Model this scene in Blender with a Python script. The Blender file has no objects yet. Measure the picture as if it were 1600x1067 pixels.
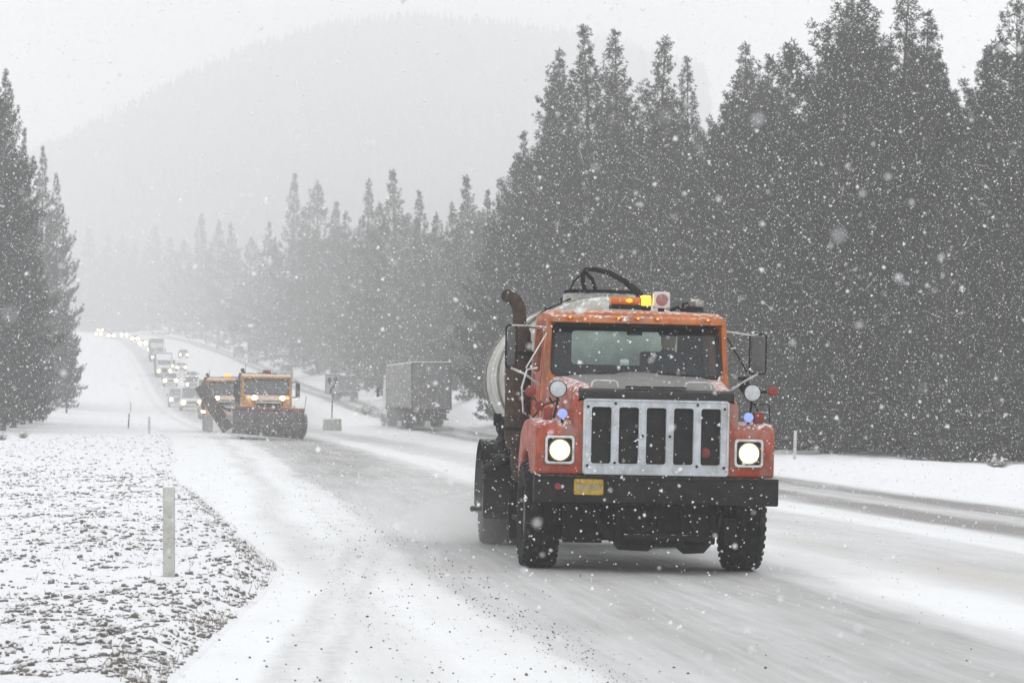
import bpy, bmesh, math, random
import numpy as np
from mathutils import Vector, Matrix, noise as mnoise

R = math.radians
rng = random.Random(11)
nrg = np.random.RandomState(5)
scene = bpy.context.scene
COL = scene.collection

# ------------------------------------------------------------------ camera, world, sun, exposure
FPX = 4424.0          # focal length in pixels of the 1600 px wide photograph
CAM_Z = 1.67
cam_d = bpy.data.cameras.new('camera')
cam = bpy.data.objects.new('camera', cam_d)
COL.objects.link(cam)
cam.location = (0, 0, CAM_Z)
cam.rotation_euler = (R(90), 0, 0)
cam_d.sensor_width = 36.0
cam_d.lens = 36.0 * FPX / 1600.0
cam_d.shift_y = 95.5 / 1600.0
cam_d.clip_start = 0.1
cam_d.clip_end = 12000
cam_d.dof.use_dof = True
cam_d.dof.focus_distance = 29.0
cam_d.dof.aperture_fstop = 7.5
scene.camera = cam

world = bpy.data.worlds.new('World')
scene.world = world
world.use_nodes = True
wn, wl = world.node_tree.nodes, world.node_tree.links
wn.clear()
w_out = wn.new('ShaderNodeOutputWorld')
w_bg = wn.new('ShaderNodeBackground')
w_sky = wn.new('ShaderNodeTexSky')
w_sky.sky_type = 'NISHITA'
w_sky.sun_disc = False
w_sky.sun_elevation = R(38)
w_sky.sun_rotation = R(200)
w_sky.air_density = 1.0
w_sky.dust_density = 6.0
# overcast: the clear sky seen through a thick, even cloud deck
w_hsv = wn.new('ShaderNodeHueSaturation')
w_hsv.inputs['Saturation'].default_value = 0.25
w_mix = wn.new('ShaderNodeMixRGB')
w_mix.inputs['Fac'].default_value = 0.88
w_mix.inputs['Color2'].default_value = (11.7, 11.8, 11.9, 1)
wl.new(w_sky.outputs[0], w_hsv.inputs['Color'])
wl.new(w_hsv.outputs[0], w_mix.inputs['Color1'])
wl.new(w_mix.outputs[0], w_bg.inputs['Color'])
w_bg.inputs['Strength'].default_value = 0.1
wl.new(w_bg.outputs[0], w_out.inputs['Surface'])

sun_d = bpy.data.lights.new('sun', 'SUN')
sun = bpy.data.objects.new('sun', sun_d)
COL.objects.link(sun)
sun_d.energy = 0.6
sun_d.angle = R(40)
sun_d.color = (1.0, 0.98, 0.95)
sun.rotation_euler = (R(90 - 38), 0, R(20))

scene.view_settings.view_transform = 'Standard'
scene.view_settings.look = 'None'
scene.view_settings.exposure = 0.0
scene.view_settings.gamma = 1.0
scene.view_settings.use_curve_mapping = False
scene.render.engine = 'CYCLES'
cy = scene.cycles
cy.max_bounces = 8
cy.diffuse_bounces = 3
cy.glossy_bounces = 3
cy.transmission_bounces = 4
cy.transparent_max_bounces = 12
cy.volume_bounces = 5
cy.use_denoising = True
cy.caustics_reflective = False
cy.caustics_refractive = False
cy.sample_clamp_indirect = 4.0

# ------------------------------------------------------------------ materials
def nmat(name):
    m = bpy.data.materials.new(name)
    m.use_nodes = True
    n, l = m.node_tree.nodes, m.node_tree.links
    return m, n, l, n['Principled BSDF']

def paint(name, col, col2=None, rough=0.5, scale=6.0, lo=0.42, hi=0.65, metallic=0.0, bump=0.0, snow=0.0, bscale=40.0, coat=0.0, salt=0.0):
    """Surface with grime of a second colour in uneven patches, and snow lodged on up-facing sides."""
    m, n, l, b = nmat(name)
    tc = n.new('ShaderNodeTexCoord')
    no = n.new('ShaderNodeTexNoise'); no.inputs['Scale'].default_value = scale
    no.inputs['Detail'].default_value = 8; no.inputs['Roughness'].default_value = 0.7
    l.new(tc.outputs['Object'], no.inputs['Vector'])
    mr = n.new('ShaderNodeMapRange'); mr.inputs['From Min'].default_value = lo; mr.inputs['From Max'].default_value = hi
    l.new(no.outputs['Fac'], mr.inputs['Value'])
    mx = n.new('ShaderNodeMixRGB')
    mx.inputs['Color1'].default_value = (*col, 1)
    c2 = col2 if col2 else tuple(c * 0.6 for c in col)
    mx.inputs['Color2'].default_value = (*c2, 1)
    l.new(mr.outputs[0], mx.inputs['Fac'])
    last = mx.outputs[0]
    if salt > 0:
        sn = n.new('ShaderNodeTexNoise'); sn.inputs['Scale'].default_value = 3.2; sn.inputs['Detail'].default_value = 12; sn.inputs['Roughness'].default_value = 0.82
        mp = n.new('ShaderNodeMapping'); mp.inputs['Scale'].default_value = (1.6, 1.6, .7); mp.inputs['Location'].default_value = (3, 7, 1)
        l.new(tc.outputs['Object'], mp.inputs['Vector']); l.new(mp.outputs[0], sn.inputs['Vector'])
        sm_ = n.new('ShaderNodeMapRange'); sm_.inputs['From Min'].default_value = 0.46; sm_.inputs['From Max'].default_value = 0.62; sm_.inputs['To Max'].default_value = salt
        l.new(sn.outputs['Fac'], sm_.inputs['Value'])
        sx = n.new('ShaderNodeMixRGB'); sx.inputs['Color2'].default_value = (0.20, 0.175, 0.15, 1)
        l.new(sm_.outputs[0], sx.inputs['Fac']); l.new(last, sx.inputs['Color1']); last = sx.outputs[0]
    if snow > 0:
        ge = n.new('ShaderNodeNewGeometry')
        sp = n.new('ShaderNodeSeparateXYZ'); l.new(ge.outputs['Normal'], sp.inputs[0])
        n2 = n.new('ShaderNodeTexNoise'); n2.inputs['Scale'].default_value = 22; n2.inputs['Detail'].default_value = 5
        l.new(tc.outputs['Object'], n2.inputs['Vector'])
        a = n.new('ShaderNodeMath'); a.operation = 'MULTIPLY_ADD'; a.inputs[1].default_value = 0.35; 
        l.new(sp.outputs['Z'], a.inputs[0]); l.new(n2.outputs['Fac'], a.inputs[2])
        m2 = n.new('ShaderNodeMapRange'); m2.inputs['From Min'].default_value = 0.95 - 0.4 * snow; m2.inputs['From Max'].default_value = 1.08 - 0.4 * snow
        m2.inputs['To Max'].default_value = 0.85
        l.new(a.outputs[0], m2.inputs['Value'])
        ms = n.new('ShaderNodeMixRGB'); ms.inputs['Color2'].default_value = (0.8, 0.82, 0.84, 1)
        l.new(m2.outputs[0], ms.inputs['Fac']); l.new(last, ms.inputs['Color1'])
        last = ms.outputs[0]
    l.new(last, b.inputs['Base Color'])
    rr_ = n.new('ShaderNodeMapRange'); rr_.inputs['To Min'].default_value = rough; rr_.inputs['To Max'].default_value = min(1, rough + 0.25)
    l.new(mr.outputs[0], rr_.inputs['Value']); l.new(rr_.outputs[0], b.inputs['Roughness'])
    b.inputs['Metallic'].default_value = metallic
    b.inputs['Coat Weight'].default_value = coat
    if bump > 0:
        bn = n.new('ShaderNodeTexNoise'); bn.inputs['Scale'].default_value = bscale; bn.inputs['Detail'].default_value = 6
        l.new(tc.outputs['Object'], bn.inputs['Vector'])
        bp = n.new('ShaderNodeBump'); bp.inputs['Strength'].default_value = bump; bp.inputs['Distance'].default_value = 0.02
        l.new(bn.outputs['Fac'], bp.inputs['Height']); l.new(bp.outputs[0], b.inputs['Normal'])
    return m

def glow(name, col, strength):
    m, n, l, b = nmat(name)
    b.inputs['Base Color'].default_value = (*col, 1)
    b.inputs['Emission Color'].default_value = (*col, 1)
    b.inputs['Emission Strength'].default_value = strength
    b.inputs['Roughness'].default_value = 0.2
    return m

def glass(name, tint, refl=0.12):
    m, n, l, b = nmat(name)
    out = n['Material Output']
    n.remove(b)
    tr = n.new('ShaderNodeBsdfTransparent'); tr.inputs[0].default_value = (*tint, 1)
    gl = n.new('ShaderNodeBsdfGlossy'); gl.inputs['Roughness'].default_value = 0.08
    gl.inputs[0].default_value = (0.9, 0.95, 1, 1)
    fr = n.new('ShaderNodeFresnel'); fr.inputs[0].default_value = 1.5
    ad = n.new('ShaderNodeMath'); ad.operation = 'ADD'; ad.inputs[1].default_value = refl; ad.use_clamp = True
    l.new(fr.outputs[0], ad.inputs[0])
    mx = n.new('ShaderNodeMixShader')
    l.new(ad.outputs[0], mx.inputs[0]); l.new(tr.outputs[0], mx.inputs[1]); l.new(gl.outputs[0], mx.inputs[2])
    l.new(mx.outputs[0], out.inputs['Surface'])
    return m

M = {}
M['orange'] = paint('orange_paint', (0.52, 0.135, 0.008), (0.27, 0.065, 0.012), 0.45, 5, snow=0.3, salt=0.6)
M['red'] = paint('faded_red_paint', (0.40, 0.046, 0.009), (0.20, 0.030, 0.012), 0.55, 7, snow=0.45, salt=0.75)
M['hoodgrey'] = paint('grime_grey_hood', (0.15, 0.15, 0.148), (0.24, 0.235, 0.225), 0.7, 9, bump=0.2)
M['black'] = paint('dirty_black_steel', (0.007, 0.007, 0.008), (0.026, 0.025, 0.023), 0.7, 9, bump=0.4, snow=0.2)
M['blackgloss'] = paint('black_rubber_trim', (0.01, 0.01, 0.012), (0.03, 0.03, 0.03), 0.4, 9)
M['under'] = paint('underbody_grime', (0.006, 0.006, 0.006), (0.018, 0.017, 0.016), 0.85, 12, bump=0.6, snow=0.15)
M['exhaust'] = paint('sooty_brown_steel', (0.035, 0.028, 0.025), (0.09, 0.06, 0.045), 0.7, 14, bump=0.5, snow=0.3)
M['tyre'] = paint('tyre_rubber', (0.008, 0.008, 0.008), (0.06, 0.06, 0.06), 0.85, 16, 0.5, 0.8, bump=0.8, snow=0.15)
M['rim'] = paint('wheel_steel', (0.12, 0.115, 0.11), (0.05, 0.048, 0.045), 0.6, 12)
M['white'] = paint('white_grille_paint', (0.52, 0.56, 0.61), (0.40, 0.42, 0.44), 0.45, 9, salt=0.5)
M['chrome'] = paint('dull_bright_metal', (0.62, 0.62, 0.62), (0.4, 0.4, 0.4), 0.3, 10, metallic=0.8)
M['mirrorback'] = paint('mirror_back_steel', (0.075, 0.078, 0.078), (0.045, 0.045, 0.045), 0.5, 12, snow=0.3)
M['lampface'] = paint('round_mirror_glass', (0.50, 0.53, 0.55), (0.36, 0.38, 0.40), 0.35, 18, metallic=0.3)
M['tank'] = paint('dull_white_tank', (0.48, 0.48, 0.45), (0.26, 0.25, 0.22), 0.45, 3, 0.4, 0.7, snow=0.5, metallic=0.1, salt=0.4)
M['band'] = paint('tank_band_steel', (0.20, 0.195, 0.18), (0.34, 0.33, 0.30), 0.5, 12)
M['plate'] = paint('yellow_licence_plate', (0.44, 0.28, 0.02), (0.25, 0.15, 0.02), 0.5, 25, 0.45, 0.6)
M['amber'] = paint('amber_lens', (0.62, 0.17, 0.01), (0.42, 0.09, 0.01), 0.3, 30)
M['redlens'] = paint('red_lens', (0.24, 0.022, 0.014), (0.12, 0.02, 0.015), 0.5, 22, snow=0.2)
M['pinkdisc'] = paint('dusty_red_disc', (0.34, 0.17, 0.16), (0.24, 0.11, 0.10), 0.6, 26)
M['palebox'] = paint('pale_lamp_housing', (0.62, 0.58, 0.57), (0.45, 0.40, 0.40), 0.5, 18, snow=0.5)
M['bluelens'] = glow('blue_white_lamp', (0.25, 0.33, 0.85), 0.45)
M['headglow'] = glow('headlamp_glow', (1.0, 0.70, 0.26), 2.2)
M['hotcore'] = glow('headlamp_core', (1.0, 0.95, 0.80), 7.0)
M['amberglow'] = glow('amber_marker_glow', (1.0, 0.22, 0.01), 3.2)
M['beacon'] = glow('lit_yellow_beacon', (1.0, 0.55, 0.02), 4.5)
M['carlamp'] = glow('distant_headlamp_glow', (1.0, 0.64, 0.24), 20.0)
M['carlampfar'] = glow('far_headlamp_glow', (1.0, 0.58, 0.22), 26.0)
M['glass'] = glass('tinted_windscreen', (0.66, 0.82, 0.80), -0.02)
M['clearglass'] = glass('side_window_glass', (0.86, 0.92, 0.91), -0.02)
M['darkglass'] = paint('dark_car_glass', (0.03, 0.035, 0.04), (0.06, 0.07, 0.07), 0.12, 5)
M['interior'] = paint('cab_interior', (0.02, 0.022, 0.035), (0.03, 0.03, 0.04), 0.8, 8)
M['jacket'] = paint('navy_work_jacket', (0.02, 0.024, 0.045), (0.03, 0.03, 0.05), 0.85, 10)
M['skin'] = paint('skin', (0.42, 0.25, 0.18), (0.36, 0.2, 0.14), 0.6, 20)
M['yellow'] = paint('plow_yellow_paint', (0.56, 0.25, 0.025), (0.34, 0.16, 0.04), 0.5, 4, snow=0.5)
M['bladegrey'] = paint('worn_plow_steel', (0.032, 0.030, 0.031), (0.13, 0.12, 0.12), 0.6, 5, snow=0.35)
M['bladered'] = paint('plow_edge_red', (0.26, 0.03, 0.028), (0.10, 0.05, 0.05), 0.6, 6, 0.4, 0.55, snow=0.6)
M['carwhite'] = paint('white_car_paint', (0.66, 0.67, 0.68), (0.45, 0.45, 0.45), 0.4, 3, snow=0.5)
M['cardark'] = paint('dark_car_paint', (0.05, 0.055, 0.065), (0.12, 0.12, 0.12), 0.4, 3, snow=0.5)
M['cargrey'] = paint('silver_car_paint', (0.26, 0.27, 0.28), (0.2, 0.2, 0.2), 0.4, 3, snow=0.5)
M['carred'] = paint('maroon_car_paint', (0.20, 0.05, 0.05), (0.2, 0.12, 0.12), 0.4, 3, snow=0.5)
M['trailer'] = paint('pale_grey_trailer_skin', (0.24, 0.24, 0.24), (0.17, 0.17, 0.165), 0.55, 1.2, snow=0.2, salt=.5)
M['traildoor'] = paint('dirty_trailer_doors', (0.13, 0.13, 0.13), (0.085, 0.085, 0.085), 0.6, 1.5, snow=0.15)
M['post'] = paint('weathered_white_post', (0.48, 0.485, 0.45), (0.30, 0.30, 0.27), 0.75, 9, 0.45, 0.7, bump=0.5, bscale=60)
M['postmark'] = paint('post_stain', (0.26, 0.25, 0.22), (0.36, 0.36, 0.33), 0.8, 20)
M['sign'] = paint('dull_white_sign', (0.42, 0.43, 0.43), (0.30, 0.31, 0.31), 0.5, 4)
M['signblack'] = paint('sign_black_print', (0.03, 0.03, 0.03), (0.06, 0.06, 0.06), 0.6, 10)
M['block'] = paint('snow_flecked_concrete', (0.17, 0.155, 0.135), (0.5, 0.5, 0.5), 0.9, 7, 0.5, 0.7, bump=1.0, snow=0.4)
M['clod'] = paint('frozen_earth', (0.11, 0.10, 0.092), (0.22, 0.20, 0.185), 0.95, 30, bump=0.6, snow=0.75)
M['grit'] = paint('dark_grit', (0.07, 0.065, 0.06), (0.16, 0.15, 0.14), 0.9, 30, snow=0.15)
M['bark'] = paint('pine_bark', (0.055, 0.04, 0.03), (0.09, 0.07, 0.055), 0.9, 3, bump=0.8, bscale=8)
M['twig'] = paint('dry_grass_stalks', (0.20, 0.165, 0.125), (0.3, 0.28, 0.25), 0.9, 6, snow=0.3)

def snow_mat(name, col=(0.83, 0.845, 0.865), bump=0.35, scale=7.0):
    m, n, l, b = nmat(name)
    b.inputs['Base Color'].default_value = (*col, 1)
    b.inputs['Roughness'].default_value = 0.75
    b.inputs['Specular IOR Level'].default_value = 0.2
    tc = n.new('ShaderNodeTexCoord')
    no = n.new('ShaderNodeTexNoise'); no.inputs['Scale'].default_value = scale; no.inputs['Detail'].default_value = 9; no.inputs['Roughness'].default_value = 0.65
    l.new(tc.outputs['Object'], no.inputs['Vector'])
    bp = n.new('ShaderNodeBump'); bp.inputs['Strength'].default_value = bump; bp.inputs['Distance'].default_value = 0.05
    l.new(no.outputs['Fac'], bp.inputs['Height']); l.new(bp.outputs[0], b.inputs['Normal'])
    return m
M['snow'] = snow_mat('fresh_snow')
M['flake'] = snow_mat('snowflake_white', (0.93, 0.93, 0.95), 0.0)

def foliage_mat(name, a, b_):
    m, n, l, b = nmat(name)
    tc = n.new('ShaderNodeTexCoord')
    no = n.new('ShaderNodeTexNoise'); no.inputs['Scale'].default_value = 0.9; no.inputs['Detail'].default_value = 4
    l.new(tc.outputs['Object'], no.inputs['Vector'])
    oi = n.new('ShaderNodeObjectInfo')
    ad = n.new('ShaderNodeMath'); ad.operation = 'MULTIPLY_ADD'; ad.inputs[1].default_value = 0.5; ad.inputs[2].default_value = -0.25
    l.new(oi.outputs['Random'], ad.inputs[0])
    a2 = n.new('ShaderNodeMath'); a2.operation = 'ADD'; a2.use_clamp = True
    l.new(ad.outputs[0], a2.inputs[0]); l.new(no.outputs['Fac'], a2.inputs[1])
    mx = n.new('ShaderNodeMixRGB'); mx.inputs['Color1'].default_value = (*a, 1); mx.inputs['Color2'].default_value = (*b_, 1)
    l.new(a2.outputs[0], mx.inputs['Fac']); l.new(mx.outputs[0], b.inputs['Base Color'])
    b.inputs['Roughness'].default_value = 0.8
    b.inputs['Specular IOR Level'].default_value = 0.15
    return m
M['needles'] = foliage_mat('pine_needles', (0.015, 0.020, 0.015), (0.048, 0.055, 0.043))
M['bough_snow'] = snow_mat('snow_on_boughs', (0.72, 0.74, 0.77), 0.0)

def road_material():
    m, n, l, b = nmat('snow_covered_road')
    def attr(name):
        a = n.new('ShaderNodeAttribute'); a.attribute_name = name; return a.outputs['Fac']
    def math_(op, a, bb=None, c=None, clamp=False):
        x = n.new('ShaderNodeMath'); x.operation = op; x.use_clamp = clamp
        for i, v in enumerate((a, bb, c)):
            if v is None: continue
            if isinstance(v, (int, float)): x.inputs[i].default_value = v
            else: l.new(v, x.inputs[i])
        return x.outputs[0]
    u, w, s, tt = attr('u'), attr('w'), attr('s'), attr('t')
    def noise_uv(uu, su, ss, detail=6, rough=0.6, off=0.0):
        cx = n.new('ShaderNodeCombineXYZ')
        l.new(math_('MULTIPLY', uu, su), cx.inputs[0]); l.new(math_('MULTIPLY', s, ss), cx.inputs[1]); cx.inputs[2].default_value = off
        no = n.new('ShaderNodeTexNoise'); no.inputs['Scale'].default_value = 1.0; no.inputs['Detail'].default_value = detail; no.inputs['Roughness'].default_value = rough
        l.new(cx.outputs[0], no.inputs['Vector'])
        return no.outputs['Fac']
    warp = math_('MULTIPLY', math_('SUBTRACT', noise_uv(u, 0.5, 0.09, 5), 0.5), 1.5)
    uw = math_('ADD', u, warp)
    ww = math_('ADD', w, math_('MULTIPLY', warp, 0.7))
    def ramp(val, lo, hi, stops):
        f = math_('DIVIDE', math_('SUBTRACT', val, lo), hi - lo, clamp=True)
        r = n.new('ShaderNodeValToRGB'); e = r.color_ramp.elements
        r.color_ramp.interpolation = 'EASE'
        e[0].position = (stops[0][0] - lo) / (hi - lo); e[0].color = (stops[0][1],) * 3 + (1,)
        e[1].position = (stops[-1][0] - lo) / (hi - lo); e[1].color = (stops[-1][1],) * 3 + (1,)
        for p, v in stops[1:-1]:
            q = e.new((p - lo) / (hi - lo)); q.color = (v,) * 3 + (1,)
        l.new(f, r.inputs[0]); return r.outputs[0]
    near = ramp(uw, -8, 8, [(-6, 0), (-3.7, .02), (-3.2, .30), (-2.8, .06), (-2.3, .18), (-2.0, .55), (-1.6, .64), (-1.0, .78), (0, .74), (0.9, .78),
                            (1.35, .45), (1.8, .02), (2.5, .02), (3.1, .35), (4.1, .50), (4.9, .38), (5.5, .06), (6.4, 0)])
    near2 = math_('MULTIPLY', near, 1.0)
    opp = ramp(ww, -4, 4, [(-3.2, 0), (-2.1, .12), (-1.35, .9), (-.8, 1.0), (-.2, .5), (.3, .6), (.9, 1.0), (1.4, .9), (1.9, .25), (2.3, .02)])
    # how worn along the way
    far = n.new('ShaderNodeValToRGB'); fe = far.color_ramp.elements
    l.new(math_('DIVIDE', s, 400.0, clamp=True), far.inputs[0])
    fe[0].position = 0.0; fe[0].color = (.85, .85, .85, 1)
    fe[1].position = 1.0; fe[1].color = (.75, .75, .75, 1)
    for p, v in ((.07, .82), (.10, .85), (.16, 1.0), (.5, .95)):
        q = fe.new(p); q.color = (v, v, v, 1)
    wear = math_('MAXIMUM', math_('MULTIPLY', near2, far.outputs[0]), opp)
    tw = math_('ADD', tt, math_('MULTIPLY', math_('SUBTRACT', noise_uv(u, .8, .35, 4, .6, 50.0), 0.5), .35))
    track = ramp(tw, -2.4, 2.4, [(-2.3, 0), (-1.95, .0), (-1.78, .45), (-1.62, .0), (-.32, 0), (-.14, .62), (.02, .35), (.14, .62), (.34, 0), (1.2, 0)])
    tread = math_('MULTIPLY', noise_uv(u, 9.0, 5.5, 4, .7, 61.0), 1.5)
    wear = math_('MAXIMUM', wear, math_('MULTIPLY', math_('MULTIPLY', track, tread), math_('SUBTRACT', 1.0, math_('DIVIDE', s, 60.0, clamp=True))))
    streak = noise_uv(u, 3.2, 0.10, 6, 0.62, 3.0)
    streak2 = noise_uv(u, 11.0, 0.45, 5, 0.7, 8.0)
    patch = noise_uv(u, .7, 0.16, 6, 0.6, 5.0)
    st = math_('ADD', math_('MULTIPLY', streak, 0.9), math_('ADD', math_('MULTIPLY', streak2, 0.75), math_('MULTIPLY', patch, 0.9)))
    st = math_('SUBTRACT', st, 0.26)
    wear = math_('MULTIPLY', wear, st, clamp=True)
    faint = math_('MULTIPLY', math_('SUBTRACT', noise_uv(u, 1.6, .5, 8, .7, 12.0), 0.48, clamp=True), 0.5)
    wear = math_('ADD', wear, faint, clamp=True)
    mx = n.new('ShaderNodeMixRGB'); mx.inputs['Color1'].default_value = (0.83, 0.845, 0.86, 1)
    mx.inputs['Color2'].default_value = (0.265, 0.258, 0.252, 1)
    l.new(wear, mx.inputs['Fac'])
    # a sandy stain where grit was spread in the passing lane
    stain = ramp(u, 2.5, 6.0, [(2.6, 0), (3.4, .8), (4.3, .8), (5.2, 0)])
    ss_ = n.new('ShaderNodeMapRange'); ss_.inputs['From Min'].default_value = 0.52; ss_.inputs['From Max'].default_value = 0.72
    l.new(noise_uv(u, .5, 0.12, 4, .5, 30.0), ss_.inputs['Value'])
    mx2 = n.new('ShaderNodeMixRGB'); mx2.inputs['Color2'].default_value = (0.50, 0.46, 0.37, 1)
    l.new(math_('MULTIPLY', math_('MULTIPLY', stain, ss_.outputs[0]), 0.6), mx2.inputs['Fac']); l.new(mx.outputs[0], mx2.inputs['Color1'])
    l.new(mx2.outputs[0], b.inputs['Base Color'])
    b.inputs['Roughness'].default_value = 0.7
    b.inputs['Specular IOR Level'].default_value = 0.2
    hb = math_('ADD', math_('MULTIPLY', streak2, 0.4), math_('MULTIPLY', noise_uv(u, 14.0, 9.0, 6, .7, 2.0), 0.5))
    bp = n.new('ShaderNodeBump'); bp.inputs['Strength'].default_value = 0.5; bp.inputs['Distance'].default_value = 0.05
    l.new(hb, bp.inputs['Height']); l.new(bp.outputs[0], b.inputs['Normal'])
    return m
M['road'] = road_material()

def ground_material():
    m, n, l, b = nmat('snowy_verge')
    tc = n.new('ShaderNodeTexCoord')
    a = n.new('ShaderNodeAttribute'); a.attribute_name = 'earth'
    n1 = n.new('ShaderNodeTexNoise'); n1.inputs['Scale'].default_value = 9.0; n1.inputs['Detail'].default_value = 8; n1.inputs['Roughness'].default_value = 0.7
    l.new(tc.outputs['Object'], n1.inputs['Vector'])
    n3 = n.new('ShaderNodeTexNoise'); n3.inputs['Scale'].default_value = 1.1; n3.inputs['Detail'].default_value = 4
    l.new(tc.outputs['Object'], n3.inputs['Vector'])
    s0 = n.new('ShaderNodeMath'); s0.operation = 'MULTIPLY_ADD'; s0.inputs[1].default_value = 0.35; s0.inputs[2].default_value = -0.17
    l.new(n3.outputs['Fac'], s0.inputs[0])
    s1 = n.new('ShaderNodeMath'); s1.operation = 'ADD'
    l.new(n1.outputs['Fac'], s1.inputs[0]); l.new(s0.outputs[0], s1.inputs[1])
    mr = n.new('ShaderNodeMapRange'); mr.inputs['From Min'].default_value = 0.60; mr.inputs['From Max'].default_value = 0.70
    l.new(s1.outputs[0], mr.inputs['Value'])
    mu = n.new('ShaderNodeMath'); mu.operation = 'MULTIPLY'; l.new(mr.outputs[0], mu.inputs[0]); l.new(a.outputs['Fac'], mu.inputs[1])
    mx = n.new('ShaderNodeMixRGB'); mx.inputs['Color1'].default_value = (0.83, 0.84, 0.865, 1); mx.inputs['Color2'].default_value = (0.17, 0.155, 0.14, 1)
    l.new(mu.outputs[0], mx.inputs['Fac']); l.new(mx.outputs[0], b.inputs['Base Color'])
    b.inputs['Roughness'].default_value = 0.8; b.inputs['Specular IOR Level'].default_value = 0.15
    bp = n.new('ShaderNodeBump'); bp.inputs['Strength'].default_value = 0.6; bp.inputs['Distance'].default_value = 0.05
    l.new(n1.outputs['Fac'], bp.inputs['Height']); l.new(bp.outputs[0], b.inputs['Normal'])
    return m
M['ground'] = ground_material()
M['hillmat'] = paint('snowy_forest_floor', (0.62, 0.64, 0.66), (0.10, 0.11, 0.11), 0.9, 0.02, 0.4, 0.6)

for k_ in ('black', 'under', 'tyre', 'blackgloss', 'interior', 'jacket', 'exhaust'):
    M[k_].node_tree.nodes['Principled BSDF'].inputs['Specular IOR Level'].default_value = 0.18

# ------------------------------------------------------------------ object helpers
def tag(o, label=None, cat=None, group=None, kind=None):
    if label: o['label'] = label
    if cat: o['category'] = cat
    if group: o['group'] = group
    if kind: o['kind'] = kind
    return o

def empty(name, loc=(0, 0, 0), rot=(0, 0, 0), label=None, cat=None, group=None):
    o = bpy.data.objects.new(name, None)
    o.empty_display_size = 0.3
    COL.objects.link(o)
    o.location = loc; o.rotation_euler = rot
    return tag(o, label, cat, group)

KIDS = {}
def link_parent(o, parent):
    if parent is not None:
        o.parent = parent
        KIDS.setdefault(parent.name, []).append(o)

def copy_tree(o, parent=None):
    c = o.copy(); COL.objects.link(c)
    if parent is not None:
        c.parent = parent
    for k in KIDS.get(o.name, []):
        link_parent(copy_tree(k), c)
    return c

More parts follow.
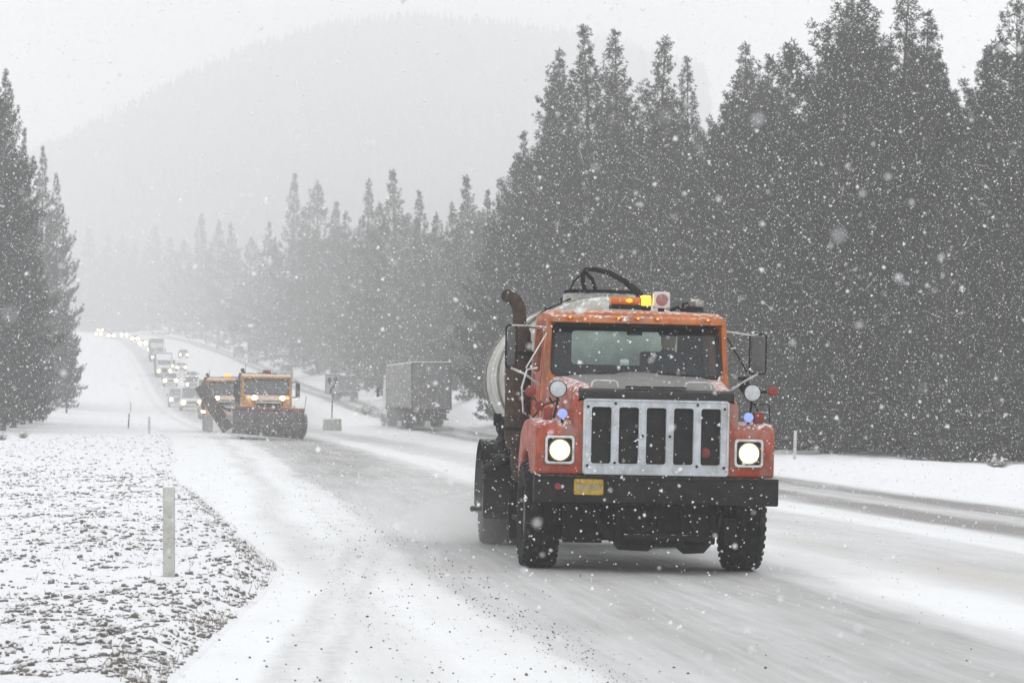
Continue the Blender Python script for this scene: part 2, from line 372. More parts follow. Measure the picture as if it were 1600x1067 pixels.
class MB:
    """Collects shapes, then links them as ONE mesh object."""
    def __init__(s): s.v = []; s.f = []
    def add(s, vs, fs):
        k = len(s.v); s.v += [tuple(p) for p in vs]; s.f += [tuple(i + k for i in f) for f in fs]; return s
    def box(s, x0, x1, y0, y1, z0, z1):
        return s.add([(x0, y0, z0), (x1, y0, z0), (x1, y1, z0), (x0, y1, z0), (x0, y0, z1), (x1, y0, z1), (x1, y1, z1), (x0, y1, z1)],
                     [(0, 3, 2, 1), (4, 5, 6, 7), (0, 1, 5, 4), (1, 2, 6, 5), (2, 3, 7, 6), (3, 0, 4, 7)])
    def cyl(s, a, b, r0, r1=None, n=16, caps=True):
        r1 = r0 if r1 is None else r1
        a, b = Vector(a), Vector(b); d = (b - a).normalized()
        p = d.orthogonal().normalized(); q = d.cross(p)
        vs = []
        for c, r in ((a, r0), (b, r1)):
            for i in range(n):
                t = 2 * math.pi * i / n
                vs.append(c + (p * math.cos(t) + q * math.sin(t)) * r)
        fs = [(i, (i + 1) % n, n + (i + 1) % n, n + i) for i in range(n)]
        if caps: fs += [tuple(range(n - 1, -1, -1)), tuple(range(n, 2 * n))]
        return s.add(vs, fs)
    def tube(s, pts, r, n=8):
        pts = [Vector(p) for p in pts]; rs = r if isinstance(r, (list, tuple)) else [r] * len(pts)
        vs = []; ref = None
        for i, p in enumerate(pts):
            d = (pts[min(i + 1, len(pts) - 1)] - pts[max(i - 1, 0)]).normalized()
            if ref is None: ref = d.orthogonal().normalized()
            a = (ref - d * ref.dot(d)).normalized(); ref = a; b = d.cross(a)
            for k in range(n):
                t = 2 * math.pi * k / n
                vs.append(p + (a * math.cos(t) + b * math.sin(t)) * rs[i])
        fs = []
        for i in range(len(pts) - 1):
            for k in range(n):
                fs.append((i * n + k, i * n + (k + 1) % n, (i + 1) * n + (k + 1) % n, (i + 1) * n + k))
        fs += [tuple(range(n - 1, -1, -1)), tuple(range((len(pts) - 1) * n, len(pts) * n))]
        return s.add(vs, fs)
    def lathe(s, prof, n=32, axis='x', c=(0, 0, 0)):
        """prof: list of (along axis, radius), closed loop round an axis."""
        vs = []; m = len(prof)
        for i in range(n):
            t = 2 * math.pi * i / n
            for a, r in prof:
                if axis == 'x': p = (a, r * math.cos(t), r * math.sin(t))
                elif axis == 'y': p = (r * math.cos(t), a, r * math.sin(t))
                else: p = (r * math.cos(t), r * math.sin(t), a)
                vs.append((p[0] + c[0], p[1] + c[1], p[2] + c[2]))
        fs = []
        for i in range(n):
            j = (i + 1) % n
            for k in range(m - 1):
                fs.append((i * m + k, i * m + k + 1, j * m + k + 1, j * m + k))
        return s.add(vs, fs)
    def prism(s, poly, x0, x1, axis='x'):
        """poly in the (y,z) plane for axis x, (x,z) for axis y, (x,y) for axis z."""
        n = len(poly); vs = []
        for x in (x0, x1):
            for a, b in poly:
                vs.append((x, a, b) if axis == 'x' else (a, x, b) if axis == 'y' else (a, b, x))
        return s.add(vs, [tuple(range(n - 1, -1, -1)), tuple(range(n, 2 * n))] + [(i, (i + 1) % n, n + (i + 1) % n, n + i) for i in range(n)])
    def ring(s, outer, inner, back):
        """flat frame between two equal loops, with thickness 'back'."""
        n = len(outer); B = Vector(back)
        o = [Vector(p) for p in outer]; i_ = [Vector(p) for p in inner]
        vs = o + i_ + [p + B for p in o] + [p + B for p in i_]
        fs = []
        for k in range(n):
            j = (k + 1) % n
            fs += [(k, j, n + j, n + k), (2 * n + k, 3 * n + k, 3 * n + j, 2 * n + j), (k, 2 * n + k, 2 * n + j, j), (n + k, n + j, 3 * n + j, 3 * n + k)]
        return s.add(vs, fs)
    def ell(s, c, r, nu=16, nv=10):
        prof = [(math.cos(math.pi * i / nv), math.sin(math.pi * i / nv)) for i in range(nv + 1)]
        vs = []
        for i in range(nu):
            t = 2 * math.pi * i / nu
            for a, q in prof:
                vs.append((c[0] + r[0] * q * math.cos(t), c[1] + r[1] * q * math.sin(t), c[2] + r[2] * a))
        m = nv + 1; fs = []
        for i in range(nu):
            j = (i + 1) % nu
            for k in range(nv): fs.append((i * m + k, i * m + k + 1, j * m + k + 1, j * m + k))
        return s.add(vs, fs)
    def build(s, name, mat, parent=None, bevel=0.0, smooth=False, seg=2, weld=False):
        me = bpy.data.meshes.new(name)
        me.from_pydata(s.v, [], s.f); me.update()
        bm = bmesh.new(); bm.from_mesh(me)
        if weld or smooth: bmesh.ops.remove_doubles(bm, verts=bm.verts, dist=1e-5)
        bmesh.ops.recalc_face_normals(bm, faces=bm.faces)
        if bevel > 0:
            ed = [e for e in bm.edges if len(e.link_faces) == 2 and e.calc_face_angle(0) > R(35)]
            try: bmesh.ops.bevel(bm, geom=ed, offset=bevel, segments=seg, affect='EDGES', profile=0.6, clamp_overlap=True)
            except Exception: pass
        bm.to_mesh(me); bm.free()
        me.materials.append(mat)
        if smooth or bevel > 0:
            for p in me.polygons: p.use_smooth = True
            try: me.set_sharp_from_angle(angle=R(38))
            except Exception: pass
        o = bpy.data.objects.new(name, me); COL.objects.link(o)
        link_parent(o, parent)
        return o

def rr(w, h, r, n=5, c=(0, 0)):
    """rounded rectangle loop of 4(n+1) points."""
    pts = []
    for cx, cyy, a0 in ((w / 2 - r, h / 2 - r, 0), (-w / 2 + r, h / 2 - r, 90), (-w / 2 + r, -h / 2 + r, 180), (w / 2 - r, -h / 2 + r, 270)):
        for i in range(n + 1):
            t = R(a0 + 90 * i / n)
            pts.append((c[0] + cx + r * math.cos(t), c[1] + cyy + r * math.sin(t)))
    return pts

# ------------------------------------------------------------------ the lie of the land
def _smooth_table(xs, ys, step=2.0, hi=4000.0, sig=14.0):
    g = np.arange(-200, hi, step); v = np.interp(g, xs, ys)
    lo_s = (ys[1] - ys[0]) / (xs[1] - xs[0])
    v[g < xs[0]] = ys[0] + lo_s * (g[g < xs[0]] - xs[0])
    k = np.arange(-int(3 * sig / step), int(3 * sig / step) + 1); w = np.exp(-0.5 * (k * step / sig) ** 2); w /= w.sum()
    vp = np.pad(v, len(k) // 2, mode='edge')
    return g, np.convolve(vp, w, mode='valid')
_XC = _smooth_table([0, 100, 126, 188, 253, 330, 390, 430, 600, 750, 900, 1100, 1400, 2000], [4.4, -6.65, -9.7, -18.2, -28.2, -39, -47.5, -53, -78, -102, -130, -175, -260, -460])
_ZR = _smooth_table([0, 126, 190, 215, 253, 330, 390, 430, 600, 750, 900, 1100, 1500, 3000], [0, 0.0, .08, .40, .95, 2.4, 3.9, 5.3, 12, 18, 23.5, 30, 44, 80])
_UE = _smooth_table([0, 17, 24, 27, 29.4, 45, 61, 134, 300, 3000], [-6.3, -4.5, -3.85, -3.6, -3.78, -4.3, -5.0, -5.5, -5.6, -5.6], 0.5, 4000, 0.8)
_UO = _smooth_table([0, 60, 126, 188, 316, 450, 600, 720, 900, 3000], [8.3, 8.3, 10.2, 13.3, 17.6, 18.4, 18, 16.5, 14, 14])
def tab(T, y): return np.interp(y, T[0], T[1])
def xc(y): return tab(_XC, y)
def sstep(a, b, x):
    t = np.clip((x - a) / (b - a), 0, 1); return t * t * (3 - 2 * t)
def road_z(u, y):
    return tab(_ZR, y) - 0.021 * np.clip(u, -4, 12) * (1 - sstep(150, 260, y))
def ground_z(u, y):
    """Height of the snow surface at u metres right of the truck lane's middle."""
    z = road_z(u, y)
    uo = tab(_UO, y); ue = tab(_UE, y)
    rt = u - (uo + 3.0)
    hgt = 0.22 + 2.9 * sstep(130, 230, y)
    z = z + hgt * sstep(0, 1.2 + 8 * sstep(110, 200, y), rt) + 0.05 * np.clip(rt - 8, 0, 60) * sstep(150, 260, y) - 0.25 * sstep(3, 12, rt) * (1 - sstep(110, 160, y))
    lf = ue - u
    z = z + 0.10 * sstep(0, 0.35, lf) + 0.07 * np.clip(lf - 1, 0, 40) * sstep(125, 200, y) * (1 - sstep(230, 330, y))
    # the wooded hill closing the view
    X = xc(y) + u
    ridge = 1.60 * np.interp(X / np.maximum(y, 1) * FPX + 800, [-900, -200, 60, 160, 300, 400, 520, 640, 760, 860, 1000, 1300, 2400], [60, 75, 92, 103, 121, 131, 139, 142, 140, 137, 130, 110, 80])
    ridge = ridge - 22
    z = z + np.maximum(ridge - z, 0) * sstep(1100, 1700, y)
    return z
def gz(X, Y): return float(ground_z(X - xc(Y), Y))
def heading(y): return math.atan2(float(xc(y + 3) - xc(y - 3)), 6.0)      # x over y
def at_px(px, Y): return (px - 800.0) * Y / FPX

def grid_mesh(name, us, ys, zf, mat, attrs=None, mask=None):
    U, Y = np.meshgrid(us, ys)
    if callable(mask): U = mask(U, Y)
    X = xc(Y) + U
    Z = zf(U, Y)
    nv, nu = U.shape
    co = np.stack([X, Y, Z], -1).reshape(-1, 3)
    i = np.arange((nv - 1) * (nu - 1)); r = i // (nu - 1); c = i % (nu - 1); a = r * nu + c
    F = np.stack([a, a + 1, a + nu + 1, a + nu], -1)
    me = bpy.data.meshes.new(name)
    me.vertices.add(len(co)); me.vertices.foreach_set('co', co.ravel())
    me.loops.add(F.size); me.loops.foreach_set('vertex_index', F.ravel())
    me.polygons.add(len(F)); me.polygons.foreach_set('loop_start', np.arange(len(F)) * 4); me.polygons.foreach_set('loop_total', np.full(len(F), 4))
    me.update(calc_edges=True)
    me.polygons.foreach_set('use_smooth', np.ones(len(F), bool))
    for k, fn in (attrs or {}).items():
        at = me.attributes.new(k, 'FLOAT', 'POINT'); at.data.foreach_set('value', fn(U, Y).astype(np.float32).ravel())
    me.materials.append(mat)
    o = bpy.data.objects.new(name, me); COL.objects.link(o)
    tag(o, kind='structure')
    return o

def hashnoise(x, y, seed=0):
    """smooth value noise, vectorised"""
    xi = np.floor(x).astype(int); yi = np.floor(y).astype(int); fx = x - xi; fy = y - yi
    fx = fx * fx * (3 - 2 * fx); fy = fy * fy * (3 - 2 * fy)
    def h(a, b):
        n_ = (a * 374761393 + b * 668265263 + seed * 1274126177) & 0xffffffff
        n_ = ((n_ ^ (n_ >> 13)) * 1103515245) & 0xffffffff
        return ((n_ ^ (n_ >> 16)) & 0xffff) / 65535.0
    return (h(xi, yi) * (1 - fx) + h(xi + 1, yi) * fx) * (1 - fy) + (h(xi, yi + 1) * (1 - fx) + h(xi + 1, yi + 1) * fx) * fy

def bank_rough(U, Y):
    ue = tab(_UE, Y); lf = ue - U
    amt = sstep(-0.02, 0.25, lf) * (1 - sstep(60, 110, Y))
    n_ = 0.55 * hashnoise(U * 1.7, Y * 1.7, 1) + 0.3 * hashnoise(U * 5, Y * 5, 2) + 0.15 * hashnoise(U * 11, Y * 11, 3)
    rt = U - (tab(_UO, Y) + 3.0)
    a2 = sstep(0, 0.6, rt) * (1 - sstep(300, 400, Y))
    return (n_ - 0.5) * (0.16 * amt + 0.22 * a2)

def gz_full(X, Y):
    u = X - xc(Y); return ground_z(u, Y) + bank_rough(u, Y)

us = np.unique(np.concatenate([-np.geomspace(20, 1600, 26), np.arange(-20, -11, 0.6), np.arange(-11, -3.2, 0.09), np.arange(-3.2, 11, 1.4),
                               np.arange(11, 16, 0.25), np.arange(16, 32, 1.2), np.geomspace(33, 1600, 30)]))
ys = np.unique(np.concatenate([np.arange(-30, 13, 3.0), np.arange(13, 50, 0.11), np.arange(50, 110, 0.35), np.arange(110, 400, 3), np.geomspace(400, 3200, 60)]))
def gfun(U, Y):
    z = ground_z(U, Y) + bank_rough(U, Y)
    uo = tab(_UO, Y); ue = tab(_UE, Y)
    inside = sstep(0.02, 0.5, U - ue) * sstep(0.02, 0.6, (uo + 3.0) - U)
    return z - 0.15 * inside
def earth(U, Y):
    ue = tab(_UE, Y)
    e = (U < ue + 0.25) * (1 - sstep(45, 120, Y)) * 0.42 + 0.2 * (U < ue) * (Y >= 45) * (Y < 200)
    return np.clip(e, 0, 1) * (U > -30)
ground = grid_mesh('ground', us, ys, gfun, M['ground'], {'earth': earth})

ts = np.linspace(0, 1, 61)
rys = np.unique(np.concatenate([np.arange(-30, 13, 3.0), np.arange(13, 60, 0.4), np.arange(60, 200, 1.5), np.arange(200, 640, 5), np.geomspace(640, 1000, 40)]))
def rmask(T, Y):
    a = tab(_UE, Y) + 0.05 * hashnoise(Y * 1.3, Y * 0, 7) + 0.02; b = tab(_UO, Y) + 3.0
    return a + (b - a) * T
road = grid_mesh('road', ts, rys, lambda U, Y: road_z(U, Y) + 0.012 * (hashnoise(U * 2, Y * 0.5, 9) - 0.5), M['road'],
                 {'u': lambda U, Y: U, 'w': lambda U, Y: U - tab(_UO, Y), 't': lambda U, Y: U + 2.5 + .083 * np.maximum(0, 32 - Y), 's': lambda U, Y: Y}, mask=rmask)

# ------------------------------------------------------------------ pines
def raw_mesh(name, verts, faces, mat):
    me = bpy.data.meshes.new(name)
    V = np.asarray(verts, dtype=np.float32).reshape(-1, 3); F = np.asarray(faces, dtype=np.int32)
    k = F.shape[1]
    me.vertices.add(len(V)); me.vertices.foreach_set('co', V.ravel())
    me.loops.add(F.size); me.loops.foreach_set('vertex_index', F.ravel())
    me.polygons.add(len(F)); me.polygons.foreach_set('loop_start', np.arange(len(F)) * k); me.polygons.foreach_set('loop_total', np.full(len(F), k))
    me.update(calc_edges=True)
    me.materials.append(mat)
    return me

NQ = []
def pine_meshes(seed, H=20.0, Rm=2.7, base=0.10, dense=1.0, needle=0.26, nn=9, spire=0.8):
    """trunk with limbs, crown of brush-like needle fingers, snow on boughs"""
    r = random.Random(seed)
    trunk = MB()
    lean = (r.uniform(-.45, .45), r.uniform(-.45, .45))
    def axis(z): t = z / H; return Vector((lean[0] * t * t, lean[1] * t * t, z))
    trunk.tube([axis(H * t) for t in (-0.02, .03, .15, .35, .6, .8, .93, 1.0)], [.30, .26, .22, .18, .12, .07, .035, .012], 7)
    tp, td, ts_ = [], [], []
    snow_v, snow_f = [], []
    z = H * base
    lob = [(r.uniform(0, 6.28), r.uniform(.5, 1.6)) for _ in range(6)]
    while z < H * 0.985:
        t = (z - H * base) / (H * (1 - base))
        prof = (min(1.0, 0.6 + t * 2.6)) * (1 - t) ** spire + 0.02
        prof *= 1 + .16 * math.sin(lob[0][0] + z * lob[0][1]) + .10 * math.sin(lob[1][0] + z * 2.7 * lob[1][1])
        nb = r.randint(4, 6) if t < .85 else r.randint(3, 5)
        a0 = r.uniform(0, 6.28)
        for k in range(nb):
            if r.random() < (0.12 if t < .6 else .17): continue
            az = a0 + k * 6.28 / nb + r.uniform(-.4, .4)
            L = Rm * prof * (r.uniform(0.6, 1.2) if t < .5 else r.uniform(.6, 1.3)) * (1 + .18 * math.sin(az + lob[2][0] + z * .35))
            L = max(L, .22)
            el = -0.18 + 1.12 * t ** 1.2 + r.uniform(-.16, .16)
            o = axis(z + r.uniform(-.2, .2))
            pts = []; n_ = 6; p = o.copy()
            for i in range(n_ + 1):
                pts.append(p.copy())
                e2 = min(el + 0.95 * (i / n_) ** 2 * (0.55 + .3 * r.random()), 1.45)
                p = p + Vector((math.cos(az) * math.cos(e2), math.sin(az) * math.cos(e2), math.sin(e2))) * (L / n_)
            if L > 0.5: trunk.tube([pts[0], pts[2], pts[4], pts[6]], [.045 * (1 - t) + .015, .03 * (1 - t) + .012, .012, .006], 3)
            def finger(q, d, ln, s_):
                m2 = max(2, int(ln / (s_ * .62)))
                for j in range(m2):
                    tp.append(q + d * (ln * (j + .4) / m2)); td.append(d); ts_.append(s_ * (1 - .4 * t ** 6) * r.uniform(.8, 1.2) * (1.0 if j < m2 - 1 else .9))
            d_end = (pts[-1] - pts[-2]).normalized()
            finger(pts[-2], (d_end + Vector((0, 0, .35))).normalized(), L / n_ + r.uniform(.2, .6) * (1 - .6 * t ** 3), needle)
            step = (0.36 if t < .55 else .36 + .35 * (t - .55)) / dense
            m = max(1, int(L / step))
            for i in range(m):
                f = 0.25 + 0.72 * (i + r.random() * .6) / m
                ii = min(int(f * n_), n_ - 1); q = pts[ii].lerp(pts[ii + 1], f * n_ - ii)
                for sgn in (-1, 1):
                    az2 = az + sgn * r.uniform(.35, 1.3)
                    sl = (0.30 * L * (1.15 - f) + 0.15) * r.uniform(.5, 1.3)
                    e3 = r.uniform(.05, .75) + .4 * t
                    dd = Vector((math.cos(az2) * math.cos(e3), math.sin(az2) * math.cos(e3), math.sin(e3)))
                    finger(q + dd * sl * .35, dd, sl * .8 + .12, needle * .92)
            if t < .8 and r.random() < .34 and L > .8:
                for i in range(2, n_):
                    if r.random() < .65:
                        a, b = pts[i], pts[i + 1]
                        sd = Vector((-math.sin(az), math.cos(az), 0)) * r.uniform(.04, .10)
                        k0 = len(snow_v); up = Vector((0, 0, .06))
                        a = a.lerp(b, r.uniform(0, .4)) + Vector((0, 0, .05)); j = Vector((r.uniform(-.05, .05), r.uniform(-.05, .05), r.uniform(0, .06)))
                        snow_v += [a - sd, a + sd, b + sd * .4 + j, b - sd * .4 + j, a + up, b + up * .6]
                        snow_f += [(k0, k0 + 1, k0 + 4), (k0 + 1, k0 + 2, k0 + 5), (k0 + 1, k0 + 5, k0 + 4), (k0 + 2, k0 + 3, k0 + 5), (k0 + 3, k0, k0 + 4), (k0 + 3, k0 + 4, k0 + 5)]
        z += (0.46 - 0.16 * t) / max(dense, .6) * r.uniform(.8, 1.2)
    for i in range(5):
        tp.append(axis(H - .13 * i)); td.append(Vector((r.uniform(-.2, .2), r.uniform(-.2, .2), 1)).normalized()); ts_.append(needle)
    P = np.array(tp); D = np.array(td); S = np.array(ts_)
    rs = np.random.RandomState(seed)
    N = len(P)
    dirs = rs.normal(size=(N, nn, 3)); dirs /= np.linalg.norm(dirs, axis=2, keepdims=True)
    dirs = dirs * 0.95 + D[:, None, :] * 0.75; dirs /= np.linalg.norm(dirs, axis=2, keepdims=True)
    base_p = P[:, None, :] + 0 * dirs
    tip = base_p + dirs * (S[:, None, None] * rs.uniform(.6, 1.05, (N, nn, 1)))
    sidev = np.cross(dirs, rs.normal(size=(N, nn, 3))); sidev /= np.linalg.norm(sidev, axis=2, keepdims=True)
    wd = S[:, None, None] * 0.085
    mid = base_p * .45 + tip * .55
    v = np.stack([base_p, mid + sidev * wd, tip, mid - sidev * wd], 2).reshape(-1, 3)
    F = np.arange(len(v)).reshape(-1, 4)
    NQ.append(len(F))
    crown = raw_mesh('pine_crown', v, F, M['needles'])
    tm = bpy.data.meshes.new('pine_trunk'); tm.from_pydata(trunk.v, [], trunk.f); tm.materials.append(M['bark'])
    sm = None
    if snow_v:
        sm = raw_mesh('bough_snow', snow_v, snow_f, M['bough_snow'])
    return tm, crown, sm, H

BIG = [pine_meshes(100 + i, 20.0, rm, b, 1.0, .30, 11, sp) for i, (rm, b, sp) in enumerate(((4.5, .05, .86), (4.0, .06, .95), (4.8, .08, .76), (3.7, .04, .90), (4.3, .03, .80)))]
MID = [pine_meshes(200 + i, 20.0, rm, b, .62, .46, 7, sp) for i, (rm, b, sp) in enumerate(((4.5, .01, .88), (3.9, .02, .98), (4.9, .02, .78), (4.2, .01, .85)))]

LOW = [pine_meshes(300 + i, 20.0, rm, .01, .42, 1.05, 4, sp) for i, (rm, sp) in enumerate(((3.8, .75), (3.2, .85), (4.2, .7)))]
print('needle quads', NQ)
def mesh_arrays(me):
    co = np.empty(len(me.vertices) * 3, np.float32); me.vertices.foreach_get('co', co)
    return co.reshape(-1, 3)
LOWV = [mesh_arrays(t[1]) for t in LOW]
def forest_mass(name, rows, label):
    """many distant crowns that read as one mass"""
    V = []
    for X, Y, H, w in rows:
        v = LOWV[rng.randrange(len(LOWV))]; a = rng.uniform(0, 6.28); k = H / 20.0; c, s_ = math.cos(a), math.sin(a)
        V.append(np.stack([(v[:, 0] * c - v[:, 1] * s_) * k * w + X, (v[:, 0] * s_ + v[:, 1] * c) * k * w + Y, v[:, 2] * k + gz(X, Y) - .2], -1))
    V = np.concatenate(V); me = raw_mesh(name, V, np.arange(len(V)).reshape(-1, 4), M['needles'])
    print(name, len(V) // 4)
    o = bpy.data.objects.new(name, me); COL.objects.link(o); tag(o, label, 'forest', kind='stuff')

def pine(X, Y, H, var, label, group=None, width=1.0, rz=None, with_snow=True, zoff=0.0):
    if Y > 240: with_snow = False
    lib = BIG if var < 10 else MID
    tm, cm, sm, H0 = lib[var % 10 % len(lib)]
    k = H / H0
    root = empty('pine_tree', (X, Y, gz(X, Y) - 0.15 + zoff), (0, 0, rng.uniform(0, 6.28) if rz is None else rz), label, 'tree', group)
    root.scale = (k * width, k * width, k)
    for nm, me in (('trunk', tm), ('crown', cm)) + ((('bough_snow', sm),) if (sm and with_snow) else ()):
        o = bpy.data.objects.new(nm, me); COL.objects.link(o); o.parent = root
        if nm == 'bough_snow': o['kind'] = 'stuff'
    return root

def top_h(px, py, Y):
    """height a tree at pixel column px, distance Y needs for its tip to show at pixel row py"""
    X = at_px(px, Y)
    return X, (629 - py) * Y / FPX + CAM_Z - gz(X, Y) + 0.15

GF = 'pines of the roadside forest behind the opposite lanes'
# front rank of the near forest: tips that stand out against the sky
near_tips = [
 (928, 45, 132, 3, 1.0, 'tall grey-green pine with the highest tip directly above the tanker truck hose'),
 (968, 50, 138, 1, 1.0, 'pine whose pointed tip stands just right of the highest one above the tanker'),
 (1022, 60, 128, 4, .9, 'narrow pine above the truck cab, third tip from the left in the near forest'),
 (1075, 92, 150, 1, .8, 'paler slim pine at the left side of the first sky gap'),
 (1155, 72, 124, 0, .9, 'brushy-topped pine immediately right of the first sky gap'),
 (1222, 74, 118, 2, .8, 'round-topped pine between the first sky gap and the tallest pine cluster'),
 (1196, 100, 126, 3, .8, 'lower pine squeezed before the round-topped one in the near forest'),
 (1310, -35, 104, 2, 1.0, 'massive pine with ragged left edge, its top cut by the picture edge'),
 (1345, -15, 98, 0, .95, 'dark pine with bare leader showing, second of the tallest cluster'),
 (1400, -20, 108, 4, .95, 'dense tall pine in the middle of the tallest cluster'),
 (1440, 22, 104, 1, 1.0, 'pine forming the sloping right shoulder of the tallest cluster'),
 (1478, 100, 100, 3, .9, 'low brushy pine at the foot of the tallest cluster, before the second sky gap'),
 (1548, 80, 102, 0, .8, 'pine with two brushy tips in the second gap of sky, near the picture edge'),
 (1592, 5, 92, 2, .9, 'tall pine cut by the right edge of the picture'),
 (1625, 40, 96, 1, .9, 'pine beyond the right picture edge reaching in with its branches'),
 (882, 82, 142, 0, .8, 'pine with open branches on the left shoulder of the near forest, second highest tip there'),
 (866, 118, 150, 1, .8, 'pine tip stepping down on the left shoulder of the near forest'),
 (846, 178, 158, 4, .8, 'pine halfway down the sloping left shoulder of the near forest'),
 (824, 210, 165, 3, .8, 'pine low on the sloping left shoulder of the near forest'),
 (803, 243, 175, 0, .8, 'small-looking pine near the foot of the left shoulder of the near forest'),
 (788, 282, 190, 2, .8, 'lowest pine tip at the left foot of the near forest'),
]
for px, py, Y, v, w, lab in near_tips:
    X, H = top_h(px, py, Y)
    pine(X, Y, H, v, lab, GF, w * 1.22)
mid_tips = [
 (735, 277, 235, 10, 0.90, 'hazy wide pine above the grey trailer'),
 (757, 300, 232, 11, 0.80, 'hazy pine filling the gap between the trailer pine and the near forest'),
 (712, 318, 258, 13, 0.80, 'hazy low pine left of the wide one above the grey trailer'),
 (655, 302, 285, 11, 0.80, 'slim hazy pine left of the grey trailer'),
 (683, 335, 275, 12, 0.80, 'short hazy pine between the slim one and the wide one over the trailer'),
 (620, 268, 300, 10, 0.95, 'tallest of the hazy pines in the middle distance, above the grey truck'),
 (596, 320, 325, 12, 0.80, 'hazy pine tucked left of the tallest middle-distance pine'),
 (573, 283, 345, 13, 0.80, 'hazy pine with open top above the arrow sign'),
 (545, 332, 385, 10, 0.80, 'low hazy pine above the road sign'),
 (520, 318, 412, 11, 0.90, 'pale pine left of the road sign'),
 (497, 287, 435, 12, 0.85, 'pale round-topped pine above the yellow plow truck'),
 (455, 274, 480, 11, 0.75, 'pale slender pine standing highest above the plow truck'),
 (474, 330, 470, 10, 0.80, 'pale pine between the slender one and the round-topped one'),
 (416, 348, 540, 10, 0.80, 'faint pine left of the slender pale one'),
 (432, 372, 530, 13, 0.80, 'faint low pine beside the slender pale one'),
 (390, 372, 600, 12, 0.90, 'faint pine above the far right of the car queue'),
 (365, 350, 660, 10, 0.90, 'very faint pine above the queue, right of the pair of tips'),
 (341, 345, 705, 13, 0.90, 'right one of a pair of very faint pine tips above the semi trucks'),
 (315, 335, 760, 11, 0.90, 'left one of a pair of very faint pine tips above the semi trucks'),
 (290, 375, 820, 12, 1.00, 'very faint low pine over the lorries'),
 (265, 372, 870, 10, 1.00, 'very faint pine over the first lorry in the queue'),
 (240, 355, 945, 10, 1.10, 'very faint wide pine over the bend of the road'),
 (215, 380, 985, 13, 1.00, 'ghostly pine over the far bend'),
 (190, 372, 1000, 12, 1.20, 'ghostly pine left of the far bend'),
 (165, 370, 1000, 10, 1.10, 'ghostly pine just right of the left-hand trees'),
 (142, 352, 1000, 11, 1.20, 'ghostly tall pine beside the left-hand trees'),
]
for px, py, Y, v, w, lab in mid_tips:
    X, H = top_h(px, py, Y)
    pine(X, Y, H, v, lab, 'hazy pines along the far side of the road', w * (1.25 if Y > 380 else 1.12))
# the left-hand stand
left_tips = [
 (5, 112, 142, 0, .62, 'nearest dark pine at the left edge of the picture, its tip highest there'),
 (-30, 60, 135, 2, .8, 'pine mostly outside the left edge, behind the nearest dark one'),
 (36, 205, 160, 3, .62, 'pine with upturned branch tips just right of the nearest left-hand one'),
 (66, 232, 235, 1, .72, 'paler pine behind the left-hand dark ones, its blunt tip clear of them'),
 (90, 272, 245, 4, .62, 'paler pine forming the right flank of the left-hand stand'),
 (18, 330, 150, 4, .75, 'lower dark pine filling the foot of the left-hand stand'),
 (48, 400, 165, 0, .8, 'bushy half-height pine at the snowy verge on the left'),
 (104, 470, 215, 2, .7, 'snow-loaded young pine at the right foot of the left-hand stand'),
]
for px, py, Y, v, w, lab in left_tips:
    X, H = top_h(px, py, Y)
    pine(X, Y, H, v, lab, 'pines on the left of the road', w)
# fill behind the front ranks
def filler(n, Y0, Y1, umin, umax, cap, var0, lab, grp, tallest, rows=None):
    made = 0
    while made < n:
        Y = Y0 + (Y1 - Y0) * rng.random(); u = umin + (umax - umin) * rng.random()
        uo = float(tab(_UO, Y))
        X = float(xc(Y)) + (uo + 3 + u if umin >= 0 else u)
        px = 800 + X / Y * FPX
        if px < -120 or px > 1760: continue
        H = rng.uniform(*tallest)
        py = 629 - (gz(X, Y) + H - CAM_Z) * FPX / Y
        lim = cap(px)
        if py < lim + 14:
            H = (629 - lim - rng.uniform(18, 90)) * Y / FPX + CAM_Z - gz(X, Y)
        if H < 5: continue
        if rows is not None: rows.append((X, Y, H, rng.uniform(1.15, 1.6)))
        else: pine(X, Y, H, var0 + rng.randrange(5 if var0 < 10 else 4), lab, grp, rng.uniform(.85, 1.15), with_snow=rng.random() < .7)
        made += 1
def cap_near(px):
    return float(np.interp(px, [780, 800, 825, 865, 885, 925, 1020, 1060, 1100, 1130, 1155, 1230, 1260, 1300, 1450, 1485, 1500, 1540, 1560, 1590, 1760],
                               [320, 262, 225, 150, 100, 65, 85, 150, 200, 120, 85, 90, 130, -10, 40, 120, 145, 110, 130, 20, 0]))
filler(56, 92, 130, 3.0, 26, cap_near, 0, 'dark grey-green pine packed among others in the near forest, its trunk hidden', 'pines packed inside the near forest', (15, 19))
filler(36, 130, 200, 3.5, 30, cap_near, 0, 'grey-green pine deep inside the near forest behind the front rank', 'pines deep inside the near forest', (16, 21))
def cap_mid(px):
    return float(np.interp(px, [100, 240, 315, 400, 455, 500, 545, 573, 620, 655, 690, 735, 780, 820], [380, 385, 372, 385, 330, 325, 350, 315, 300, 335, 345, 310, 320, 240]))
filler(46, 195, 380, 6, 36, cap_mid, 10, 'hazy pine packed in the middle-distance forest edge', 'hazy pines packed in the middle distance', (16, 21))
misty, ghost = [], []
filler(75, 380, 620, 6, 45, cap_mid, 10, '', '', (18, 23), misty)
filler(110, 620, 1000, 5, 90, cap_mid, 10, '', '', (20, 25), ghost)
